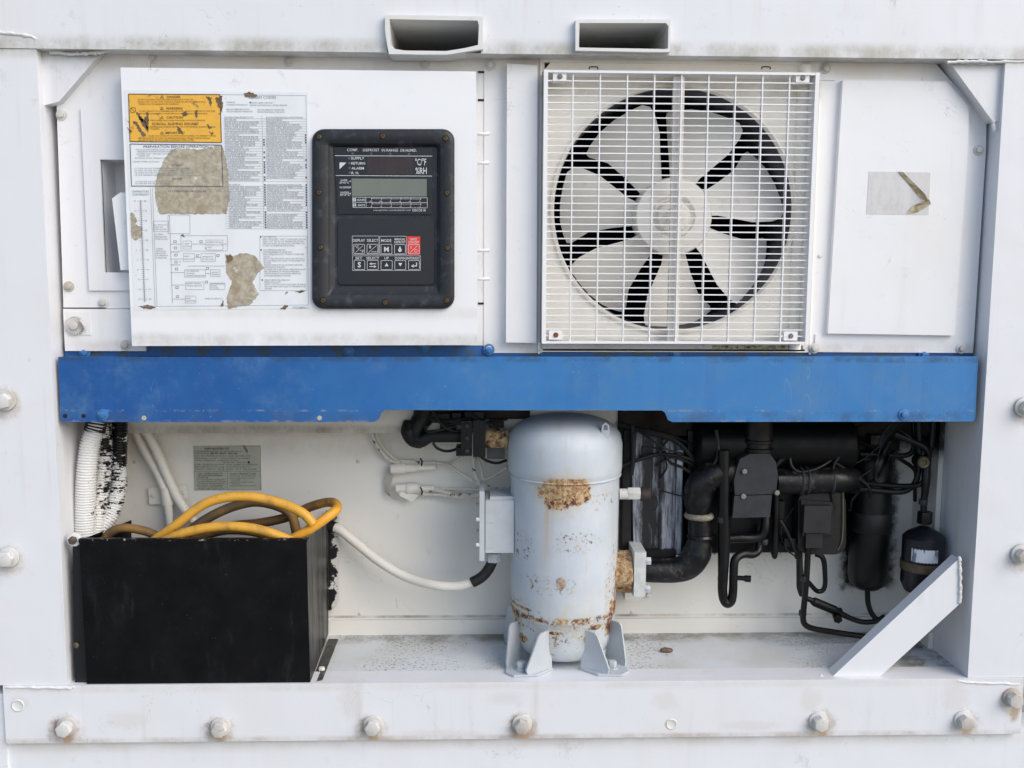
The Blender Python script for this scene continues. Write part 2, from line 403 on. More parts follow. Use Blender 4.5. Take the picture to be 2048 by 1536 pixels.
# bolts
bolt_m = white_paint('bolt_paint', (208, 207, 204), 0.4, 0.3, 1.0, bump=0.5, mott=.9, warm=(150, 134, 114))
nt = bolt_m.node_tree; oi = nt.nodes.new('ShaderNodeObjectInfo'); vm = nt.nodes.new('ShaderNodeVectorMath'); vm.operation = 'SCALE'
cb = nt.nodes.new('ShaderNodeCombineXYZ'); 
for q in range(3): nt.links.new(oi.outputs['Random'], cb.inputs[q])
nt.links.new(cb.outputs[0], vm.inputs[0]); vm.inputs['Scale'].default_value = 7.3
ad = [q for q in nt.nodes if q.type == 'VECT_MATH' and q.operation == 'ADD'][0]; nt.links.new(vm.outputs[0], ad.inputs[1])
b0 = None
for i, (a, b) in enumerate(bolt_px):
    p = W(a + (4 if a < 900 else -3 if a > 1100 else 0), b - 4, -.003)
    if b0 is None:
        b0 = mk('bolt', hexa(MB().cyl((0, 0, 0), (0, -.008, 0), .0135, seg=16), (0, -.008, 0), .0155, .015), bolt_m, frame, loc=p)
        w0 = mk('washer', MB().cyl((0, .001, 0), (0, -.004, 0), .0205, seg=28, bev=.001), bolt_m, b0, loc=rootof(b0).location)
        w0.location = (0, 0, 0)
        continue
    c = copy_part(b0, frame, p); c.rotation_euler = (0, random.uniform(0, 1), 0)
# a plugged hole and a broken scab of paint on the sill
mk('plugged_hole', MB().lathe([(.0125, -.0006), (.0105, -.0018), (.0085, -.0006), (.0, -.0008)], W(1343, 1448, -.003), 'Y', 20, cap=False), PAINT_S, frame)
mk('plugged_hole', MB().lathe([(.0135, -.0006), (.0115, -.002), (.009, -.0004), (.0, -.0008)], W(36, 1411, -.003), 'Y', 20, cap=False), PAINT_S, frame)

# ================================================================== THE REFRIGERATION UNIT CASING
UN0 = Vector((0, .15, ZS))
CASE = white_paint('casing_white_paint', (228, 228, 230), 0.4, 0.2, 0.25, bands=[(W(0, 120, .05).z, .012, .015, (222, 205, 178), .5), (W(0, 697, .05).z, .008, .015, (176, 160, 136), .5)], origin=UN0)  # warm top band paints light bounced under the header, mixed with dirt
WALLM = white_paint('recess_paint', (228, 225, 218), 0.5, 0.15, 0.3, bands=[(W(0, 862, .2).z, .004, .014, (120, 108, 88), .8), (W(0, 880, .28).z, .02, .04, (170, 160, 140), .3), (W(0, 1238, .28).z, .001, .004, (120, 105, 88), .8)], origin=UN0)  # upper bands paint the shadow below the step beam; the lowest is a joint
def overspray(base):
    """the recess wall again, with the black paint that was sprayed over it behind the pipework"""
    n = N.__new__(N); n.m = base.copy(); n.m.name = 'recess_paint_oversprayed'; n.t = n.m.node_tree; n.b = [q for q in n.t.nodes if q.type == 'BSDF_PRINCIPLED'][0]
    tc = n.t.nodes.new('ShaderNodeTexCoord'); n.p = n.vec('ADD', tc.outputs['Object'], tuple(UN0))
    sp = n.t.nodes.new('ShaderNodeSeparateXYZ'); n.t.links.new(n.p, sp.inputs[0]); n.x, n.y, n.z = sp.outputs
    w = n.mt('MULTIPLY', n.mt('SUBTRACT', n.noise(60, 5, .75), .5), .05); X = lambda a: W(a, 1000, .28).x; Z = lambda b: W(0, b, .28).z
    zz, xx = n.mt('ADD', n.z, w), n.mt('ADD', n.x, w)
    def area(x0, x1, y1, soft):
        m = n.mt('MULTIPLY', n.step(xx, X(x0) - soft, X(x0) + soft), n.step(xx, X(x1) - soft, X(x1) + soft, 1, 0))
        return n.mt('MULTIPLY', m, n.step(zz, Z(y1) - soft, Z(y1) + soft))
    k = n.mt('MAXIMUM', area(1256, 1704, 1110, .006), n.mt('MAXIMUM', area(1690, 1792, 1184, .014), area(1240, 1846, 893, .02)))
    old = n.b.inputs['Base Color'].links[0].from_socket
    n.color(n.mix(k, old, lin(16, 16, 19))); return n.m
WALL = overspray(WALLM)
unit = thing('refrigeration_unit', 'white refrigeration unit casing with panels above and an open machinery recess below', 'refrigeration unit', UN0)
wx0, wx1 = XL - .002, XR + .002
ZTOP = W(1024, 700, .05).z
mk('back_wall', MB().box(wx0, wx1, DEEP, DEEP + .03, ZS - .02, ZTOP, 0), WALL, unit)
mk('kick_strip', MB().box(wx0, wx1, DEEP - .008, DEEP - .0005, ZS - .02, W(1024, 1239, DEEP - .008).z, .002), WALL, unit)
mk('side_wall', MB().box(XL + .001, XL + .006, .162, DEEP - .001, ZS, ZTOP, .001), WALL, unit)
mk('side_wall', MB().box(XR - .012, XR - .001, .162, DEEP - .001, ZS, ZTOP, .003), WALL, unit)
fl = N('floor_pan_paint', .45, origin=UN0)
c = fl.mix(fl.mt('MULTIPLY', fl.step(fl.noise(6, 5), .4, .7), .5), lin(212, 216, 220), lin(186, 184, 170))
gr = fl.step(fl.noise(130, 4, .8), .52, .62)
pa = W(850, 1312, .12); msk = fl.mt('MULTIPLY', fl.step(fl.noise(5, 4, .6, off=(2, 0, 0)), .42, .6), fl.step(fl.y, .015, .06))
c = fl.mix(fl.mt('MULTIPLY', fl.mt('MULTIPLY', gr, msk), .85), c, lin(92, 88, 76))
c = fl.mix(fl.mt('MULTIPLY', fl.band(fl.y, DEEP - .02, .012, .045), fl.step(fl.noise(9, 5), .35, .6, 0, .8)), c, lin(110, 102, 82))
rt = fl.mt('MULTIPLY', fl.step(fl.x, W(1740, 1330, .08).x, W(1860, 1330, .08).x), fl.step(fl.noise(18, 6, .7), .38, .62))
c = fl.mix(fl.mt('MULTIPLY', rt, .9), c, lin(84, 76, 60))
fl.color(c); fl.bump(fl.noise(90, 4), .3, .001)
mk('floor_pan', MB().box(wx0, wx1, .058, DEEP, ZS - .03, ZS - .0015, 0).box(xs0 + .14, xs1 - .12, .004, .0575, ZS - .02, ZS - .0015, 0), fl.m, unit)
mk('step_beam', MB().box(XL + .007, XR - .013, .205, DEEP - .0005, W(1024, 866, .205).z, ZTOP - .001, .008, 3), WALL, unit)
# upper casing: panels
mk('top_strip', MB().pbox(262, 100, 975, 690, .052, .30, .003), CASE, unit)
lp = mk('access_panel', MB().prism([(113, 204), (205, 107), (300, 108), (300, 617), (214, 617), (208, 615), (127, 615)], .046, .20, .003), CASE, unit, label='chamfered left panel')
mk('raised_field', MB().prism([(161, 217), (226, 150), (300, 150), (300, 581), (178, 581)], .040, .05, .005, 3), CASE, lp)
for o_ in (lp, lp.children[0]):
    cut(o_, [(W(207, 430, .046).x, W(290, 430, .046).x, -.1, .12, W(250, 545, .046).z, W(250, 320, .046).z)])
    for p_ in o_.data.polygons: p_.use_smooth = False
sp = mk('access_panel', MB().pbox(128, 618, 290, 702, .044, .2, .006, 3), CASE, unit, label='small lower panel with a toothed cap')
m = MB(); cc = W(151, 651, .044)
m.cyl(cc, cc + Vector((0, -.006, 0)), .0165, seg=24).cyl(cc + Vector((0, -.006, 0)), cc + Vector((0, -.012, 0)), .0085, seg=16, bev=.002)
for k in range(22):
    t = 2 * math.pi * k / 22; q = cc + Vector((math.cos(t) * .0175, 0, math.sin(t) * .0175))
    m.box(q.x - .0014, q.x + .0014, q.y - .006, q.y, q.z - .0014, q.z + .0014, 0)
tc = mk('toothed_cap', m, bolt_m, sp)
mk('raised_field', MB().pbox(136, 624, 181, 670, .0425, .045, .004, 3), CASE, sp)
mk('strap', MB().ptube([(160, 640, .034), (168, 650, .032), (171, 660, .033)], [2.5, 3.5, 2.5], seg=8), bolt_m, sp)
mk('middle_panel', MB().pbox(968, 118, 1087, 706, .050, .20, .003), CASE, unit)
mk('cover_strip', MB().prism([(1014, 127), (1075, 131), (1073, 686), (1012, 685)], .028, .05, .012, 5), CASE, unit)
rp = mk('access_panel', MB().prism([(1622, 121), (1866, 122), (1973, 240), (1972, 300), (1946, 706), (1606, 704)], .0465, .20, .003), CASE, unit, label='chamfered right panel with a torn sticker')
mk('raised_field', MB().prism([(1686, 160), (1894, 163), (1938, 214), (1936, 300), (1909, 671), (1656, 667)], .034, .05, .011, 5), CASE, rp)
for q in ((1640, 121, 1671, 160), (1630, 668, 1643, 704)):
    mk('tab', MB().pbox(*q, .0435, .05, .006, 3), CASE, rp)
for x in (268, ):
    mk('flange_edge', MB().pbox(261, 99, 266, 135, .0435, .06, .001), CASE, unit)
# panel bolts, one mesh shared
sb = None
for (a, b) in [(305, 117), (578, 123), (850, 127), (123, 230), (138, 573), (207, 605), (252, 690), (980, 131), (978, 697), (1651, 137), (1957, 300), (1628, 697), (1922, 697)]:
    Yb = .044 if a < 260 and b > 610 else .052 if b < 135 and a < 960 else .050 if 960 < a < 1000 else .0435 if a in (1651, 1628) else .046
    p = W(a, b, Yb)
    if sb is None:
        sb = mk('bolt', hexa(MB(), (0, 0, 0), .0062, .008), bolt_m, unit, loc=p)
        k = mk('washer', MB().cyl((0, .0005, 0), (0, -.0022, 0), .0105, seg=20, bev=.0006), bolt_m, sb); k.location = (0, 0, 0)
        for v in k.data.vertices: v.co += UN0
    else: copy_part(sb, unit, p).rotation_euler = (0, random.random(), 0)
# fan housing
SY = .050; FC = W(1347, 421, SY); FR = 241 * S(SY)
HO = white_paint('housing_paint', (242, 237, 227), 0.45, 0.15, 0.4, bands=[(W(0, 165, SY).z, .008, .02, (170, 160, 130), .5)], origin=UN0)
m = MB(); hx0, hx1, hz0, hz1 = W(1082, 420, SY).x, W(1628, 420, SY).x, W(1360, 698, SY).z, W(1360, 128, SY).z
n = 96; ring = [m.bm.verts.new((FC.x + FR * math.cos(2 * math.pi * i / n), SY, FC.z + FR * math.sin(2 * math.pi * i / n))) for i in range(n)]
out = []
for i in range(n):
    t = 2 * math.pi * i / n; dx, dz = math.cos(t), math.sin(t)
    k = min(((hx1 - FC.x) / dx if dx > 1e-6 else (hx0 - FC.x) / dx if dx < -1e-6 else 9), ((hz1 - FC.z) / dz if dz > 1e-6 else (hz0 - FC.z) / dz if dz < -1e-6 else 9))
    out.append(m.bm.verts.new((FC.x + dx * k, SY, FC.z + dz * k)))
for i in range(n):
    j = (i + 1) % n; m.bm.faces.new((ring[i], ring[j], out[j], out[i]))
mk('fan_shroud', m, HO, unit)
mk('shroud_ring', MB().lathe([(FR + .004, SY + .001), (FR + .004, SY - .006), (FR, SY - .008), (FR - .003, SY - .005), (FR - .004, SY + .004)], Vector((FC.x, 0, FC.z)), 'Y', 96, cap=False), HO, unit)
mk('fan_throat', MB().lathe([(FR - .0035, SY + .003), (FR * .985, SY + .025), (FR * .97, SY + .055), (FR * .97, SY + .16)], Vector((FC.x, 0, FC.z)), 'Y', 96, cap=False), flat('throat_grey', (66, 65, 72), .6, var=.1), unit)
m = MB()
m.box(hx0 - .004, hx0, .045, .20, hz0 - .01, hz1 + .01, .001).box(hx1, hx1 + .004, .045, .20, hz0 - .01, hz1 + .01, .001)
m.box(hx0 - .001, hx1 + .001, .045, .20, hz1, hz1 + .006, .001).box(hx0 - .001, hx1 + .001, .045, .20, hz0 - .006, hz0, .001)
mk('housing_wall', m, HO, unit)
rv = W(1592, 420, .072)
mk('corner_post', MB().cyl((rv.x, SY, hz0), (rv.x, SY, hz1), .014, seg=14), HO, unit)
dark = flat('coil_black', (20, 22, 38), .75, 0, .2, 80, .2, .2)
m = MB()
m.box(hx0, hx1, .34, .36, hz0, hz1, 0).box(hx0 - .02, hx0 - .013, .20, .345, hz0, hz1, 0).box(hx1 + .013, hx1 + .02, .20, .345, hz0, hz1, 0)
m.box(hx0 - .013, hx1 + .013, .20, .345, hz1 + .013, hz1 + .02, 0).box(hx0 - .013, hx1 + .013, .20, .345, hz0 - .02, hz0 - .013, 0)
mk('condenser_coil', m, dark, unit)
mk('sill_rib', MB().pbox(1085, 688, 1610, 702, .045, .07, .003), CASE, unit)
moss = N('moss_stain', .9); moss.color(moss.mix(moss.step(moss.noise(120, 5, .7), .4, .6), lin(196, 186, 150), lin(84, 86, 44)))
moss.bump(moss.noise(200, 4), .8, .002)
mk('moss_strip', MB().pbox(1425, 691, 1606, 698, .0435, .046, .001), moss.m, unit)
blackline = flat('gap_black', (30, 26, 34), .7)
for (a, b) in ((954, 142), (954, 198), (954, 605)):
    mk('slot', MB().pbox(a + 2, b, 969, b + 4, .0505, .053, 0), blackline, unit)

# small fixings
m = MB()
for (a, b, Y) in ((269, 924, DEEP), (716, 923, DEEP), (720, 1228, DEEP), (1264, 1225, DEEP), (1640, 512, .046), (1978, 571, .02)):
    p = W(a, b, Y); 
    mk('rivet', MB().lathe([(.0045, 0), (.004, -.0018), (.002, -.0027), (.0, -.003)], p, 'Y', 12, cap=False), bolt_m, unit)

# sticker with peeled tape on the right panel
stick = N('worn_sticker', .5); sn = stick.noise(60, 6, .75, (1, 1, .4))
stick.color(stick.mix(stick.step(sn, .4, .75, 0, .8), lin(206, 205, 206), lin(184, 179, 176)))
st = mk('sticker', MB().prism([(1738, 343), (1861, 345), (1857, 430), (1733, 428)], .0334, .0342), stick.m, unit)
tape = N('yellowed_tape', .45); tape.color(tape.mix(tape.step(tape.noise(50, 4), .4, .6), lin(206, 196, 170), lin(158, 142, 112)))
m = MB()
for pts in ([(1796, 343, .032), (1806, 344, .0325), (1850, 388, .029), (1858, 404, .025), (1846, 400, .031), (1824, 376, .0325)],
            [(1858, 398, .025), (1862, 408, .031), (1836, 424, .032), (1812, 428, .0325), (1826, 412, .031)]):
    m.quad([W(*q) for q in pts])
bmesh.ops.solidify(m.bm, geom=list(m.bm.faces), thickness=.0006)
mk('peeled_tape', m, tape.m, st)

# ================================================================== CONTROL BOX
CB0 = W(605, 692, .0)
BX = white_paint('control_box_paint', (233, 234, 236), 0.35, 0.12, 0.3, bands=[(W(0, 680, 0).z, .004, .018, (160, 148, 134), .6), (W(0, 624, 0).z, .003, .014, (196, 188, 176), .35)], origin=CB0, bump=.18, mott=.12)
box = thing('control_box', 'white control box with a weathered instruction label on its door', 'control box', CB0)
door = mk('door', MB().prism([(241, 135), (952, 143), (955, 690), (264, 692)], 0, .022, .004, 3), BX, box)
mk('body', MB().prism([(262, 150), (938, 152), (940, 688), (274, 688)], .0225, .0515, .003), BX, box)
mk('latch_block', MB().prism([(224, 397), (240, 385), (268, 385), (268, 540), (241, 540)], .018, .046, .002), BX, box)
for b in (268, 326, 501, 558):
    mk('hinge', MB().ptube([(956, b, .03), (968, b, .026), (977, b - 1, .03)], [3.2, 3.2, 4.2], seg=12), CASE, box)

PAPER = N('label_paper', .35); c = PAPER.mix(PAPER.step(PAPER.noise(12, 4), .45, .7, 0, .5), lin(226, 229, 232), lin(212, 213, 214))
c = PAPER.mix(PAPER.step(PAPER.noise(45, 5, .7), .66, .72), c, lin(150, 140, 118)); PAPER.color(c)
YEL = N('warning_yellow', .4); nn = YEL.noise(34, 5, .7)
YEL.color(YEL.mix(YEL.step(YEL.noise(55, 5, .72, off=(4, 0, 1)), .585, .64, 0, .8), YEL.mix(YEL.step(nn, .4, .7), lin(232, 178, 64), lin(222, 168, 70)), lin(150, 116, 62)))
RES = N('glue_residue', .8); rn = RES.noise(75, 6, .75)
rc_ = RES.mix(RES.step(rn, .3, .72), lin(146, 136, 116), lin(192, 185, 168)); rc_ = RES.mix(RES.step(RES.noise(14, 4, .6, (1, 1, .35)), .42, .68, 0, .7), rc_, lin(150, 128, 98))
RES.color(RES.mix(RES.step(RES.noise(38, 5, .75, off=(3, 3, 1)), .60, .66, 0, .85), rc_, lin(216, 216, 214)))
INK = flat('ink_blue_black', (78, 84, 106), .5, bump=0); INK2 = flat('ink_grey', (146, 152, 162), .5, bump=0); INKY = flat('ink_on_yellow', (108, 76, 34), .5, bump=0)
lab = mk('instruction_label', MB().prism([(249, 180), (617, 184), (622, 617), (269, 620)], -.0006, .0002), PAPER.m, box)
def ragged(pts, amp=1.6, k=7):
    out = []
    for a, b in zip(pts, pts[1:] + pts[:1]):
        L = math.hypot(b[0] - a[0], b[1] - a[1]); n = max(2, int(L / 2.5))
        for i in range(n):
            t = i / n; j = amp * (random.random() - .5) * (1 if i else .4)
            out.append((a[0] + (b[0] - a[0]) * t + (b[1] - a[1]) / L * j, a[1] + (b[1] - a[1]) * t - (b[0] - a[0]) / L * j))
    return out
def sub_sheet(name, pts, mat, y=-.0009, label=None):
    if name == 'residue_patch': pts = ragged(pts, 2.2)
    return mk(name, MB().prism(pts, y, y + .0003), mat, lab, label=label)
sub_sheet('warning_panel', [(257, 188), (440, 189), (443, 285), (260, 283)], YEL.m, label='yellow danger and caution panel')
sub_sheet('residue_patch', [(342, 300), (352, 296), (400, 299), (434, 290), (445, 292), (455, 330), (459, 398), (453, 428), (318, 428), (311, 398), (309, 374), (316, 346), (328, 320)], RES.m, -.0010)
sub_sheet('residue_patch', [(451, 508), (468, 512), (480, 506), (497, 507), (511, 512), (528, 535), (514, 549), (505, 565), (518, 588), (500, 610), (478, 613), (456, 619), (453, 596), (464, 563), (452, 546)], RES.m, -.0010)
sub_sheet('residue_patch', [(261, 425), (268, 428), (274, 441), (271, 449), (285, 455), (284, 475), (272, 481), (263, 476)], RES.m, -.0010)
DRT = flat('dirt_brown', (122, 104, 78), .85, var=.2)
m = MB()
for pts in ([(272, 224), (277, 226), (290, 246), (296, 255), (296, 266), (284, 250)], [(292, 225), (297, 222), (297, 262), (290, 250), (288, 234), (294, 232)], [(266, 243), (270, 242), (282, 256), (292, 272), (286, 274)],
            [(274, 230), (288, 240), (292, 246), (284, 243)], [(412, 192), (424, 195), (423, 215), (416, 200)], [(431, 196), (445, 192), (445, 226), (436, 214)], [(362, 226), (372, 222), (376, 230), (366, 234)],
            [(391, 220), (396, 222), (394, 238), (390, 232)], [(352, 252), (362, 256), (366, 270), (356, 262)], [(414, 248), (424, 256), (418, 258)], [(252, 238), (260, 246), (254, 242)], [(254, 254), (266, 264), (258, 266)],
            [(487, 186), (500, 184), (514, 189), (510, 196), (492, 195)], [(280, 612), (296, 610), (312, 614), (300, 618), (286, 617)], [(560, 618), (570, 610), (576, 611), (572, 618)], [(590, 582), (612, 581), (600, 586)], [(570, 586), (576, 583), (572, 590)], [(440, 612), (446, 600), (448, 612)],
            [(360, 470), (366, 468), (371, 474)], [(452, 512), (462, 509), (466, 520), (455, 526)], [(418, 262), (428, 266), (424, 272)]):
    mk('scuff', MB().prism(ragged(pts, 3.2), -.0013, -.0010), DRT, lab)
# print
ink = Ink(-.00125); yk = Ink(-.00150); gk = Ink(-.00135)
yk.loop([(257, 188), (440, 189), (443, 285), (260, 283)], 1.6); ink.loop([(260, 288), (443, 290), (446, 373), (263, 372)], 1.5)
def warn(x, y):
    yk.loop([(x, y - 5), (x + 3.2, y), (x - 3.2, y)], .9)
for t, x0, x1, y, in (('DANGER', 334, 361, 196), ('WARNING', 332, 365, 219), ('CAUTION', 333, 365, 237), ('IMPORTANT', 331, 370, 268)):
    yk.text(t, x0, y, 4.6, x1, .01); warn(324, y)
yk.text('SCROLL SLIDING SOUND', 304, 250, 4.8, 397, .01)
for y, x0, x1, t in ((200.5, 276, 387, 'DO NOT DISCONNECT THE PLUG UNTIL POWER SUPPLY IS SHUT OFF.'), (205, 276, 410, 'DO NOT START THE UNIT UNTIL THE PLUG IS CONNECTED AND THE POWER SOURCE'), (209.5, 277, 358, 'TURNED ON OR THE GENERATOR SET IS OPERATED.'),
                     (223.5, 278, 430, 'DO NOT TOUCH THE CONDENSER FAN OR MOTOR SINCE IT MAY START AT ANY TIME'), (228.5, 278, 415, 'BEFORE DISCONNECTING THE POWER PLUG OR OPENING CONTROL BOX'), (242, 300, 410, 'THE CONTROL BOX COVER IS PROVIDED WITH LOCK HANDLES'),
                     (255, 298, 432, 'COMPRESSOR STARTS AND STOPS WITH SCROLL SLIDING SOUND,'), (259, 300, 320, 'IT IS NORMAL.'), (273, 296, 432, 'CLOSE THE COVER OF CONTROL BOX PROPERLY TO PREVENT WATER'), (277.5, 276, 420, 'USE FRESH WATER TO WASH THE REFRIGERATION UNIT OR SALT WATER DAMAGE'), (281.5, 278, 388, 'BE SURE TO WASH THE AIR COOLED CONDENSER IN FRESH WATER.')):
    yk.text(t, x0, y, 2.7, x1)
yk.ring(266, 220, 5.5, 1.0); yk.line(262, 216, 270, 224, 1.0)
ink.text('PREPARATION BEFORE OPERATION', 287, 295.5, 4.6, 417)
for y, x0, x1, t in ((300.5, 272, 352, 'FOR THE FOLLOWING BEFORE CONNECTING POWER'), (304.5, 275, 355, 'REFRIGERATION SYSTEM FOR REFRIGERANT LEAKS'), (309, 272, 345, 'CONFIRM THAT THE UNIT SWITCH IS'), (313, 276, 300, 'TURNED OFF.'), (317.5, 270, 335, 'ELECTRICAL PLUGS, TERMINALS AND'), (324.5, 264, 320, '1.CONNECT POWER PLUG SECURELY.'),
                     (338, 269, 380, '(1) TURN ON THE POWER SOURCE OF THE CONTAINER'), (342.5, 269, 378, '(2) TURN ON THE CIRCUIT BREAKER IN THE CONTROL'), (347, 270, 382, '(3) TURN ON THE UNIT ON/OFF SWITCH OF THE PANEL'), (351.5, 270, 400, '(4) FOR TEMPERATURE SETTING REFER TO THE SETTING BELOW'), (364.5, 271, 330, '(1) TURN OFF THE UNIT SWITCH.'), (368.5, 271, 335, '(2) TURN OFF THE CIRCUIT BREAKER.')):
    gk.text(t, x0, y, 2.7, x1)
ink.text('START', 344, 332.5, 4, 366); ink.text('STOP', 346, 360, 4, 364)
gk.text('TEMPERATURE', 264, 385, 4.2, 298); gk.text('CONVERSION', 264, 391, 4.2, 297); ink.text('KEY OPERATION PROCEDURE', 337, 384.5, 3.8, 412)
for k in range(52):                                      # the two-sided conversion scale
    y = 402 + k * 3.92; x = 281 + (y - 402) * .042; w_ = 6 if k % 5 == 0 else 3
    gk.line(x - w_, y, x + w_, y, .6)
    if k % 5 == 0: gk.text(str(80 - 2 * k), x + 7.5, y + 1.6, 3.2); gk.text(str(27 - k), x - 13, y + 1.6, 3.0)
ink.line(281, 400, 289.5, 604, .8)
gk.line(301, 375, 310, 612, .6); gk.line(305, 375, 314, 612, .6)
for t, x0, x1, y in (('ALL INDICATION', 308, 336, 451), ('START OR', 308, 326, 455.5), ('TURN ON VOL.', 308, 334, 460), ('SETTING', 309, 326, 470), ('PREPARATION', 310, 334, 475), ('(TURN IN VOL.)', 310, 336, 479.5), ('CURRENT', 312, 326, 499), ('INDICATION', 312, 332, 503.5), ('INDICATION', 312, 332, 508), ('OF OPERATION', 312, 336, 512.5), ('CONDITION', 312, 333, 517)):
    gk.text(t, x0, y, 2.8, x1)
for q in ((307, 442, 337, 463), (336, 430, 380, 467), (362, 471, 455, 502), (366, 482, 383, 498), (412, 480, 446, 500), (367, 507, 389, 523), (402, 507, 431, 523), (369, 539, 411, 554), (421, 539, 440, 553), (371, 564, 408, 579), (420, 566, 450, 579), (371, 592, 392, 606)): gk.rect(*q, .55)
for q in ((339, 430, 345, 606), (340, 488, 362, 488), (340, 518, 367, 518), (341, 545, 369, 545), (343, 570, 369, 570), (344, 598, 371, 598), (384, 488, 412, 488), (389, 515, 402, 515), (411, 547, 421, 547), (376, 532, 450, 532), (446, 488, 455, 488)): gk.line(*q, .7)
for t, x0, x1, y in (('TEMP.', 369, 379, 489), ('SETTING', 368, 382, 494), ('HUMIDITY SETTING', 414, 444, 486), ('(OPTIONAL FUNCTION)', 414, 446, 491), ('ONLY', 416, 424, 496), ('DEFROST', 369, 380, 514), ('INITIATION', 369, 388, 519.5), ('TEMPERATURE', 404, 426, 515), ('RECORD CHECK', 404, 428, 520), ('V-SET OPERATION', 371, 398, 543.5), ('LOW POWER', 372, 389, 548), ('CONSUMPTION SETTING', 371, 410, 552.5), ('AUTOMATIC', 423, 438, 546), ('PUMP DOWN', 423, 438, 550.5), ('HUMIDITY SETTING', 372, 402, 568.5), ('OPTIONAL FUNCTION', 372, 404, 573), ('DEHUMIDIFICATION', 421, 449, 569), ('SETTING', 421, 434, 573), ('OPTIONAL', 421, 438, 577), ('CHART', 373, 381, 598), ('INDICATION', 373, 391, 603), ('MODEL NO. DISPLAY OF', 410, 445, 598.5), ('AFTER DATA', 341, 360, 505), ('AFTER DATA', 342, 361, 531)):
    gk.text(t, x0, y, 2.7, x1)
for x, y in ((350, 483), (351, 496), (352, 510), (352, 524), (353, 538), (354, 575), (355, 593), (402, 483), (395, 511), (436, 511), (415, 537), (413, 564)): ink.rect(x - 2.5, y - 2, x + 2.5, y + 2, .7)
# alarm code table
gk.text('ALARM CODES', 498, 197.5, 5.6, 552)
for t, x0, x1, y in (('FOR R404 UNIT', 453, 470, 206), ('AUTOMATIC WITH BACK-UP', 453, 495, 211), ('DISPLAY ALARM CODE ONLY', 502, 547, 207), ('RESTART AUTOMATICALLY AFTER 3 MINUTES', 500, 574, 212), ('HPS:HIGH PRESSURE SWITCH', 453, 499, 220), ('LPT:LOW PRESSURE TRANSDUCER', 453, 505, 224.5), ('HPT:HIGH PRESSURE TRANSDUCER', 515, 569, 221), ('SMV:SUCTION MODULATING VALVE', 515, 569, 225.5)):
    gk.text(t, x0, y, 3.0, x1)
ink.dot(500.5, 205, 1.7)
gk.line(442, 189, 612, 191, .55); gk.line(612, 191, 617, 610, .55); gk.line(617, 610, 275, 613, .55)
rows_l = ['HPS OPEN WHEN RETURN TO NO.', 'RPS FAILURE', 'POWER SUPPLY ERROR FAILURE(OVER)', 'ERROR OF INITIAL SETTING ERROR', 'SCROLL COMP. IN REVERSE', 'PUMP DOWN OVER REMAIN OPERATION', 'LOW PRESSURE VALVE ON COMPRESSOR', 'SMV LOCKED ON', 'RETURN AIR TEMP. SENSOR FAILURE', 'SUPPLY TEMP. SENSOR OUT OF RANGE', 'DEFROST TEMP. SENSOR FAILURE', 'SUCTION TEMP. SENSOR FAILURE', 'RH SENSOR FAILURE', 'AMBIENT SENSOR FAILURE', 'PULP SENSOR FAILURE', 'DISCHARGE PIPE SENSOR FAILURE', 'COMP. SUCTION PIPE', 'HPT SENSOR FAILURE', 'EVAPORATOR INLET SENSOR FAILURE', 'LPT SENSOR FAILURE']
rows_r = ['SUCTION PRESSURE FAILS AFTER STARTING', 'LOW POINT SETTING REQUIREMENT', 'OUT PHASE WRONG WHEN THE PHASE', 'ABNORMAL VOLTAGE OF POWER SUPPLY', 'MALFUNCTION DEFROST TIMER TO COUNT', 'MICROPROCESSOR ALARM ON COMPUTER', 'IN-RANGE PUMP DOWN FAILED ABNORMAL', 'PUMP DOWN ERROR', 'ECONOMIZED OUT METER CHECK', 'ELECTRONIC EXP. VALVE FAILURE', 'SOLENOID EXP. VALVE FAILURE', 'POWER CHECK OF FUSE', 'SETPOINT SUPPLY AIR SENSOR FAILURE', 'REFRIGERANT RETURN SENSOR FAILURE', 'REFRIGERANT GAS SENSOR', 'DEHUMIDIFY VALVE FAILURE']
for k in range(45):
    y = 236.3 + k * 5.0; dx = (y - 232) * .022
    if k in (26, ): continue
    t = rows_l[k % 20]; L = len(t)
    gk.text(t, 449 + dx if k < 18 else 454 + dx, y, 3.5, min(449 + dx + L * 2.15, 522 + dx))
    gk.line(446 + dx, y + .9, 612 + dx * .35, y + 1.5, .45)
    if k not in (25, 38):
        t = rows_r[(k * 7) % 16]; gk.text(t, 532 + dx * .6, y + .5, 3.5, min(532 + dx * .6 + len(t) * 2.1, 606 + dx * .35))
    if k in (9, 10, 11, 14, 16, 18, 19, 20, 21, 22) or 23 < k < 36 or 37 < k: ink.dot(527 + dx * .9, y - 1.6, 1.75, 8)
    if k in (7, 8, 9, 10, 17, 19, 20, 24) or 25 < k < 36 or 37 < k: ink.dot(611 + dx * .5, y - 1.2, 1.75, 8)
gk.line(524, 231, 528, 456, .5)
gk.rect(520, 472, 614, 581, .5)
